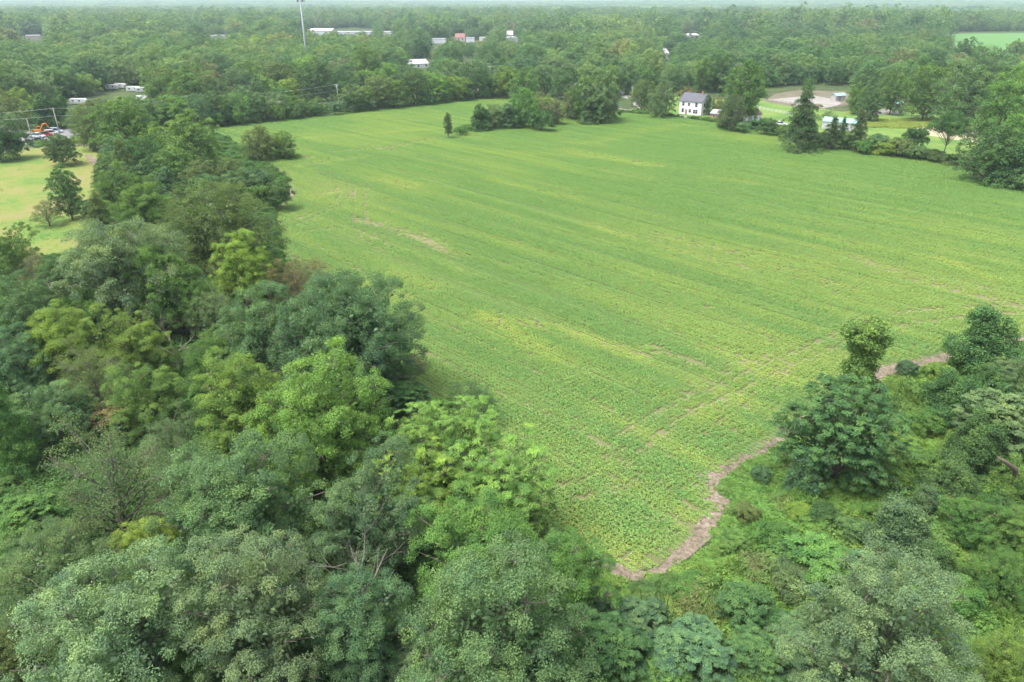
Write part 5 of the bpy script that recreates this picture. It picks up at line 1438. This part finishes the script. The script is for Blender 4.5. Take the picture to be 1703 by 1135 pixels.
def car(label, px, ang, pt, kind='sedan', cat='car', group='vehicles around the road', name=None):
    x, y = G(*px)
    t = thing(name or ('pickup_truck' if kind == 'pickup' else 'parked_car'), label, cat, (x, y, 0.04), math.radians(ang), group)
    L, w = (5.4, 1.9) if kind == 'pickup' else (4.7, 1.85)
    h = .98 if kind != 'sedan' else .85
    body = [(-L / 2, .42), (-L / 2 + .1, h - .06), (-L / 2 + .35, h), (L / 2 - .5, h - .1), (L / 2 - .05, h - .3), (L / 2, .42), (L / 2 - .3, .3), (-L / 2 + .3, .3)]
    m = MB().prism(body, -w / 2, w / 2, 'y')
    b = m.build('body', pt, t)
    bv = b.modifiers.new('bevel', 'BEVEL'); bv.width = .07; bv.segments = 2; bv.limit_method = 'ANGLE'
    if kind == 'sedan': cab = [(-L / 2 + .55, h - .03), (-L / 2 + 1.15, 1.42), (.35, 1.45), (1.15, h - .06)]
    elif kind == 'suv': cab = [(-L / 2 + .12, h - .03), (-L / 2 + .4, 1.72), (.55, 1.75), (1.3, h - .06)]
    else: cab = [(-.35, h - .03), (-.2, 1.76), (.9, 1.76), (1.55, h - .06)]
    c = MB().prism(cab, -w / 2 + .12, w / 2 - .12, 'y').build('windows', P_GLASS, t)
    z = max(p[1] for p in cab)
    tx = [p[0] for p in cab if p[1] > z - .1]
    r = MB().box(min(tx) - .03, max(tx) + .03, -w / 2 + .1, w / 2 - .1, z - .03, z + .05).build('roof', pt, t)
    p = MB()
    for q in cab: pass
    for (x0, z0), (x1, z1) in ((cab[0], cab[1]), (cab[3], cab[2]), (((cab[0][0] + cab[3][0]) / 2 - .1, h - .05), ((cab[1][0] + cab[2][0]) / 2 - .1, z))):
        for s in (-1, 1): p.tube([(x0, s * (w / 2 - .115), z0), (x1, s * (w / 2 - .115), z1)], [.055, .05], 5)
    p.build('pillars', pt, t)
    if kind == 'pickup': MB().box(-L / 2 + .15, -.5, -w / 2 + .15, w / 2 - .15, h - .02, h + .006).build('cargo_bed', P_DARK, t)
    for s in (-1, 1):
        MB().box(L / 2 - .12, L / 2 + .012, s * (w / 2 - .3) - .18, s * (w / 2 - .3) + .18, .55, .68).build('headlight', P_LAMP, t)
        MB().box(-L / 2 - .012, -L / 2 + .1, s * (w / 2 - .25) - .14, s * (w / 2 - .25) + .14, .6, .78).build('tail_light', P_TAIL, t)
    wheels(t, (-L * .3, L * .3), w)
    return t
car('silver pickup truck parked in front of the orange excavator', (62, 229.5), 6, C_SILVER, 'pickup', 'pickup truck')
car('black car parked nearest the lawn below the silver pickup', (67.5, 236), 8, C_BLACK, 'sedan')
car('bright red car parked beside the orange excavator', (77, 227), 40, C_RED, 'suv')
car('white van-like car parked right of the red car', (86, 224.5), 20, C_WHITE, 'suv')
car('pale blue car parked at the foot of the tall utility pole', (94, 221), 10, C_BLUE, 'suv')
car('white SUV half hidden behind the right end of the short hedgerow', (910.5, 157.5), 12, C_WHITE, 'suv')
car('pale car parked between bushes beside the red-roofed garage', (1299, 208.5), -25, C_SILVER, 'sedan')
def camper(label, px, ang, L, name='camper', cat='camper', group='vehicles around the road', hh=2.7):
    x, y = G(*px)
    t = thing(name, label, cat, (x, y, 0.04), math.radians(ang), group)
    b = MB().prism([(-L / 2, .5), (-L / 2, hh - .2), (-L / 2 + .25, hh), (L / 2 - .5, hh), (L / 2, hh - .7), (L / 2, .5)], -1.15, 1.15, 'y').build('body', C_WHITE, t)
    bv = b.modifiers.new('bevel', 'BEVEL'); bv.width = .08; bv.segments = 2; bv.limit_method = 'ANGLE'
    for q in (-.28, .12):
        f = MB().box(L * q - .45, L * q + .45, -1.19, -1.12, 1.45, 2.05).build('window', P_GLASS, t)
    d = MB().box(L * .30, L * .30 + .65, -1.18, -1.12, .55, 2.2).build('door', P_FRAME, t)
    MB().box(-L / 2 + .1, L / 2 - .1, -1.17, -1.13, .95, 1.1).build('stripe', P_STEEL, t)
    MB().tube([(L / 2, 0, .5), (L / 2 + 1.1, 0, .45)], [.07, .05], 6).build('drawbar', P_DARK, t)
    wheels(t, (-.45, .45), 2.2, .33)
camper('white camper parked by the driveway behind the dark corner group', (1027, 158.5), -10, 5.6)
TR = 'white campers and trailers among trees at the left'
for px, ang, L, lb in [((187, 149.5), 10, 6.5, 'leftmost white trailer of the upper pair in the trees'), ((201, 147.5), -15, 6.5, 'right hand white trailer of the upper pair in the trees'), ((224, 153), 5, 7.5, 'white trailer at the left of the yard between yellowish trees'),
                       ((238, 154.5), 25, 7.0, 'white trailer at the right of the yard between yellowish trees'), ((132, 174), 0, 7.5, 'white trailer standing alone above the road at the left'), ((238, 169), -20, 6.0, 'small white trailer nearest the road below the trailer yard')]:
    camper(lb, px, ang, L, 'trailer', 'trailer', TR)
camper('white camper seen through the trees behind the far crop strip', (463, 179), 15, 6.0)
def excavator():
    x, y = G(64.5, 224)
    t = thing('excavator', 'orange excavator with raised folded arm behind the silver pickup', 'excavator', (x, y, 0.04), math.radians(20))
    for s in (-1, 1):
        MB().prism([(-1.5, .25), (-1.25, 0), (1.25, 0), (1.5, .25), (1.5, .55), (1.25, .8), (-1.25, .8), (-1.5, .55)], s * 1.0 - .25, s * 1.0 + .25, 'y').build('track', P_DARK, t)
    MB().box(-1.5, 1.1, -1.1, 1.1, .85, 1.7).build('body', C_ORANGE, t)
    c = MB().prism([(-.1, 1.7), (-.1, 2.9), (.9, 2.9), (1.2, 1.7)], .1, 1.05, 'y').build('cab', C_ORANGE, t)
    MB().prism([(.0, 1.9), (.0, 2.75), (.95, 2.75), (1.2, 1.9)], .06, 1.09, 'y').build('window', P_GLASS, c)
    MB().tube([(.9, -.4, 1.5), (2.1, -.4, 3.6), (3.3, -.4, 3.9)], [.24, .22, .18], 6).build('boom', C_ORANGE, t)
    MB().tube([(3.2, -.4, 4.0), (3.9, -.4, 2.2)], [.18, .14], 6).build('arm', C_ORANGE, t)
    MB().prism([(3.6, 2.2), (4.2, 2.2), (4.0, 1.4), (3.4, 1.3)], -.85, .05, 'y').build('bucket', P_DARK, t)
    MB().box(-1.7, -1.3, -1.05, 1.05, .9, 1.9).build('counterweight', C_RED, t)
excavator()

# ------------------------------------------------------------------ fences, paddock
def fence(name, label, px, gap, H, rails, mat, pr=.07, rr=(.03, .06), slats=False):
    pts = poly_g(px)
    t = thing(name, label, 'fence', (pts[0][0], pts[0][1], 0))
    o = Vector((pts[0][0], pts[0][1], 0))
    post = MB().box(-pr, pr, -pr, pr, 0, H + .08).mesh('post', mat)
    for (a, b) in zip(pts[:-1], pts[1:]):
        L = math.hypot(b[0] - a[0], b[1] - a[1]); n = max(1, round(L / gap)); ang = math.atan2(b[1] - a[1], b[0] - a[0])
        for k in range(n):
            p = Vector((a[0] + (b[0] - a[0]) * k / n, a[1] + (b[1] - a[1]) * k / n, 0)) - o
            link('post', post, t, p, ang)
        for z in rails:
            MB().box(0, L, -rr[0] - pr, -pr - .004, z - rr[1], z + rr[1]).build('rail', mat, t, loc=Vector((a[0], a[1], 0)) - o, rz=ang)
    p = Vector((pts[-1][0], pts[-1][1], 0)) - o
    link('post', post, t, p, 0)
fence('board_fence', 'white board fence crossing the lawn between garage and largest cedar', [(1258, 181), (1290, 187), (1318, 193)], 2.7, 1.25, (.35, .75, 1.15), P_FRAME, .06, (.02, .045))
fence('paddock_fence', 'brown post fence around the front of the sandy paddock', [(1268, 168.5), (1300, 172), (1335, 178), (1372, 183.5), (1395, 180), (1412, 177)], 2.6, 1.25, (.5, .9, 1.2), P_WOOD, .06, (.02, .035))
fence('paddock_fence', 'brown post fence along the back rim of the sandy paddock', [(1268, 167), (1290, 155.5), (1330, 150), (1385, 151)], 4.0, 1.3, (.5, .9, 1.2), P_WOOD, .06, (.02, .035))
fence('paddock_fence', 'brown post fence in front of the sheds left of the bare trunked tree', [(1384, 184), (1412, 186), (1440, 191.5), (1475, 191), (1512, 186.5)], 3.0, 1.25, (.5, .9, 1.2), P_WOOD, .06, (.02, .035))
def hay():
    x, y = G(1360, 178)
    r = np.random.default_rng(5); vs = []; fs = []; nr, ns = 7, 18
    for i in range(nr):
        t = i / (nr - 1)
        for j in range(ns):
            a = 2 * math.pi * j / ns; q = 2.4 * math.cos(t * 1.5) * (1 + .16 * r.normal()); vs.append((q * math.cos(a), q * math.sin(a) * .8, max(0, 1.3 * math.sin(t * 1.5) + .07 * r.normal()) if i else 0))
    for i in range(nr - 1):
        for j in range(ns): fs.append([i * ns + j, i * ns + (j + 1) % ns, (i + 1) * ns + (j + 1) % ns, (i + 1) * ns + j])
    fs.append([(nr - 1) * ns + j for j in range(ns)])
    tag(MB().add(vs, fs).build('hay_pile', M_MUD, None, True, (x, y, .02)), 'brown heap of old hay on the sandy paddock', 'hay pile')
hay()
def goat():
    x, y = G(1352.5, 165.5)
    verts = [(0, 0, .72), (.35, 0, .74), (-.38, 0, .76), (.55, 0, .95), (.68, 0, 1.05), (.88, 0, .98), (.34, .12, .40), (.34, .12, .02), (.34, -.12, .40), (.34, -.12, .02),
             (-.38, .13, .45), (-.42, .13, .24), (-.38, .13, .02), (-.38, -.13, .45), (-.42, -.13, .24), (-.38, -.13, .02), (-.55, 0, .82), (.62, .09, 1.14), (.62, -.09, 1.14)]
    edges = [(0, 1), (0, 2), (1, 3), (3, 4), (4, 5), (1, 6), (6, 7), (1, 8), (8, 9), (2, 10), (10, 11), (11, 12), (2, 13), (13, 14), (14, 15), (2, 16), (4, 17), (4, 18)]
    rad = [.24, .23, .22, .13, .12, .06, .07, .035, .07, .035, .09, .045, .035, .09, .045, .035, .04, .03, .03]
    me = bpy.data.meshes.new('goat'); me.from_pydata(verts, edges, []); me.update()
    me.materials.append(P_DARK)
    o = link('goat', me, None, (x, y, .03), 2.6)
    sk = o.modifiers.new('skin', 'SKIN'); sb = o.modifiers.new('smooth', 'SUBSURF'); sb.levels = 1; sb.render_levels = 1
    if not me.skin_vertices: 
        bpy.context.view_layer.objects.active = o
        me.attributes  # skin layer is made with the modifier
    for v, r in zip(me.skin_vertices[0].data, rad): v.radius = (r, r)
    me.skin_vertices[0].data[0].use_root = True
    tag(o, 'small dark goat standing on the pale sand of the paddock', 'goat')
try:
    goat()
except Exception as e:
    print('goat', e)

# ------------------------------------------------------------------ dead wood
def dead_tree(name, label, px, H, seed, spread=.5, lean=(0, 0), depth=4, r0=.16, z=0.0, xy=None):
    r = random.Random(seed)
    x, y = xy or G(*px)
    t = thing(name, label, 'dead tree', (x, y, z), r.uniform(0, 6.28), 'dead trees and snags')
    trunk = MB(); br = MB()
    def grow(p, d, L, rad, lv):
        pts = [p]; rr = [rad]; q = Vector(p); dd = Vector(d)
        for i in range(4):
            dd = (dd + Vector((r.gauss(0, .16), r.gauss(0, .16), r.gauss(.02, .1)))).normalized()
            q = q + dd * L / 4; pts.append(q.copy()); rr.append(rad * (1 - .16 * (i + 1)))
        (trunk if lv == 0 else br).tube(pts, rr, 6 if lv < 2 else 4, lv == 0)
        if lv < depth:
            for k in range(3 if lv else 5):
                i = r.randint(1 if lv else 2, 4)
                a = r.uniform(0, 6.28)
                nd = (dd * .7 + Vector((math.cos(a), math.sin(a), r.uniform(-.1, .6))) * spread * 1.3).normalized()
                grow(pts[i], nd, L * r.uniform(.45, .68), rr[i] * .55, lv + 1)
    grow(Vector((0, 0, 0)), Vector((lean[0], lean[1], 1)).normalized(), H * .62, r0, 0)
    trunk.build('trunk', DEADBARK, t, True); br.build('branches', DEADBARK, t, True)
dead_tree('dead_tree', 'dead pale bare tree between umbrella-shaped tree and large dark tree', (1613, 246), 15.5, 4, .42, (.12, 0), 3, .3)
def snag(u, v, zc, **k):
    x, y = G(u, v, zc); dead_tree('dead_tree', xy=(x, y), **k, px=None)
snag(282, 555, 6, label='dead snag with brown twigs beside the bright green tree in the left wood', H=9, seed=8, spread=.7)
snag(333, 500, 7, label='grey leafless snag above the small rounded grey-green tree', H=11.5, seed=12, spread=.6)
snag(60, 478, 6, label='bare grey branches at the left edge under the brownish thinning tree', H=9, seed=15, spread=.8)
snag(585, 905, 9, label='bare pale limbs inside the blue-green tree', H=13.5, seed=21, spread=.6)
snag(95, 1010, 7, label='bare grey twigs beside the dull grey-green tree at the left edge', H=10, seed=31, spread=.8)
def broken_trunk():
    x, y = G(1690, 803, 2.0)
    t = thing('broken_trunk', 'curved bare reddish broken trunk against dark vines on the right', 'dead tree', (x, y, 0))
    a = G(1682, 775, 4.2); b = G(1665, 762, 5.6); c = G(1650, 748, 6.6)
    pts = [(0.2, .2, 0), (0, 0, 2.0), (a[0] - x, a[1] - y - .6, 4.2), (b[0] - x, b[1] - y - .8, 5.6), (c[0] - x, c[1] - y - .9, 6.4)]
    MB().tube(pts, [.34, .30, .26, .2, .07], 8).build('trunk', bark_material('bare_wood', (0.07, 0.05, 0.04), (0.16, 0.115, 0.09)), t, True)
broken_trunk()
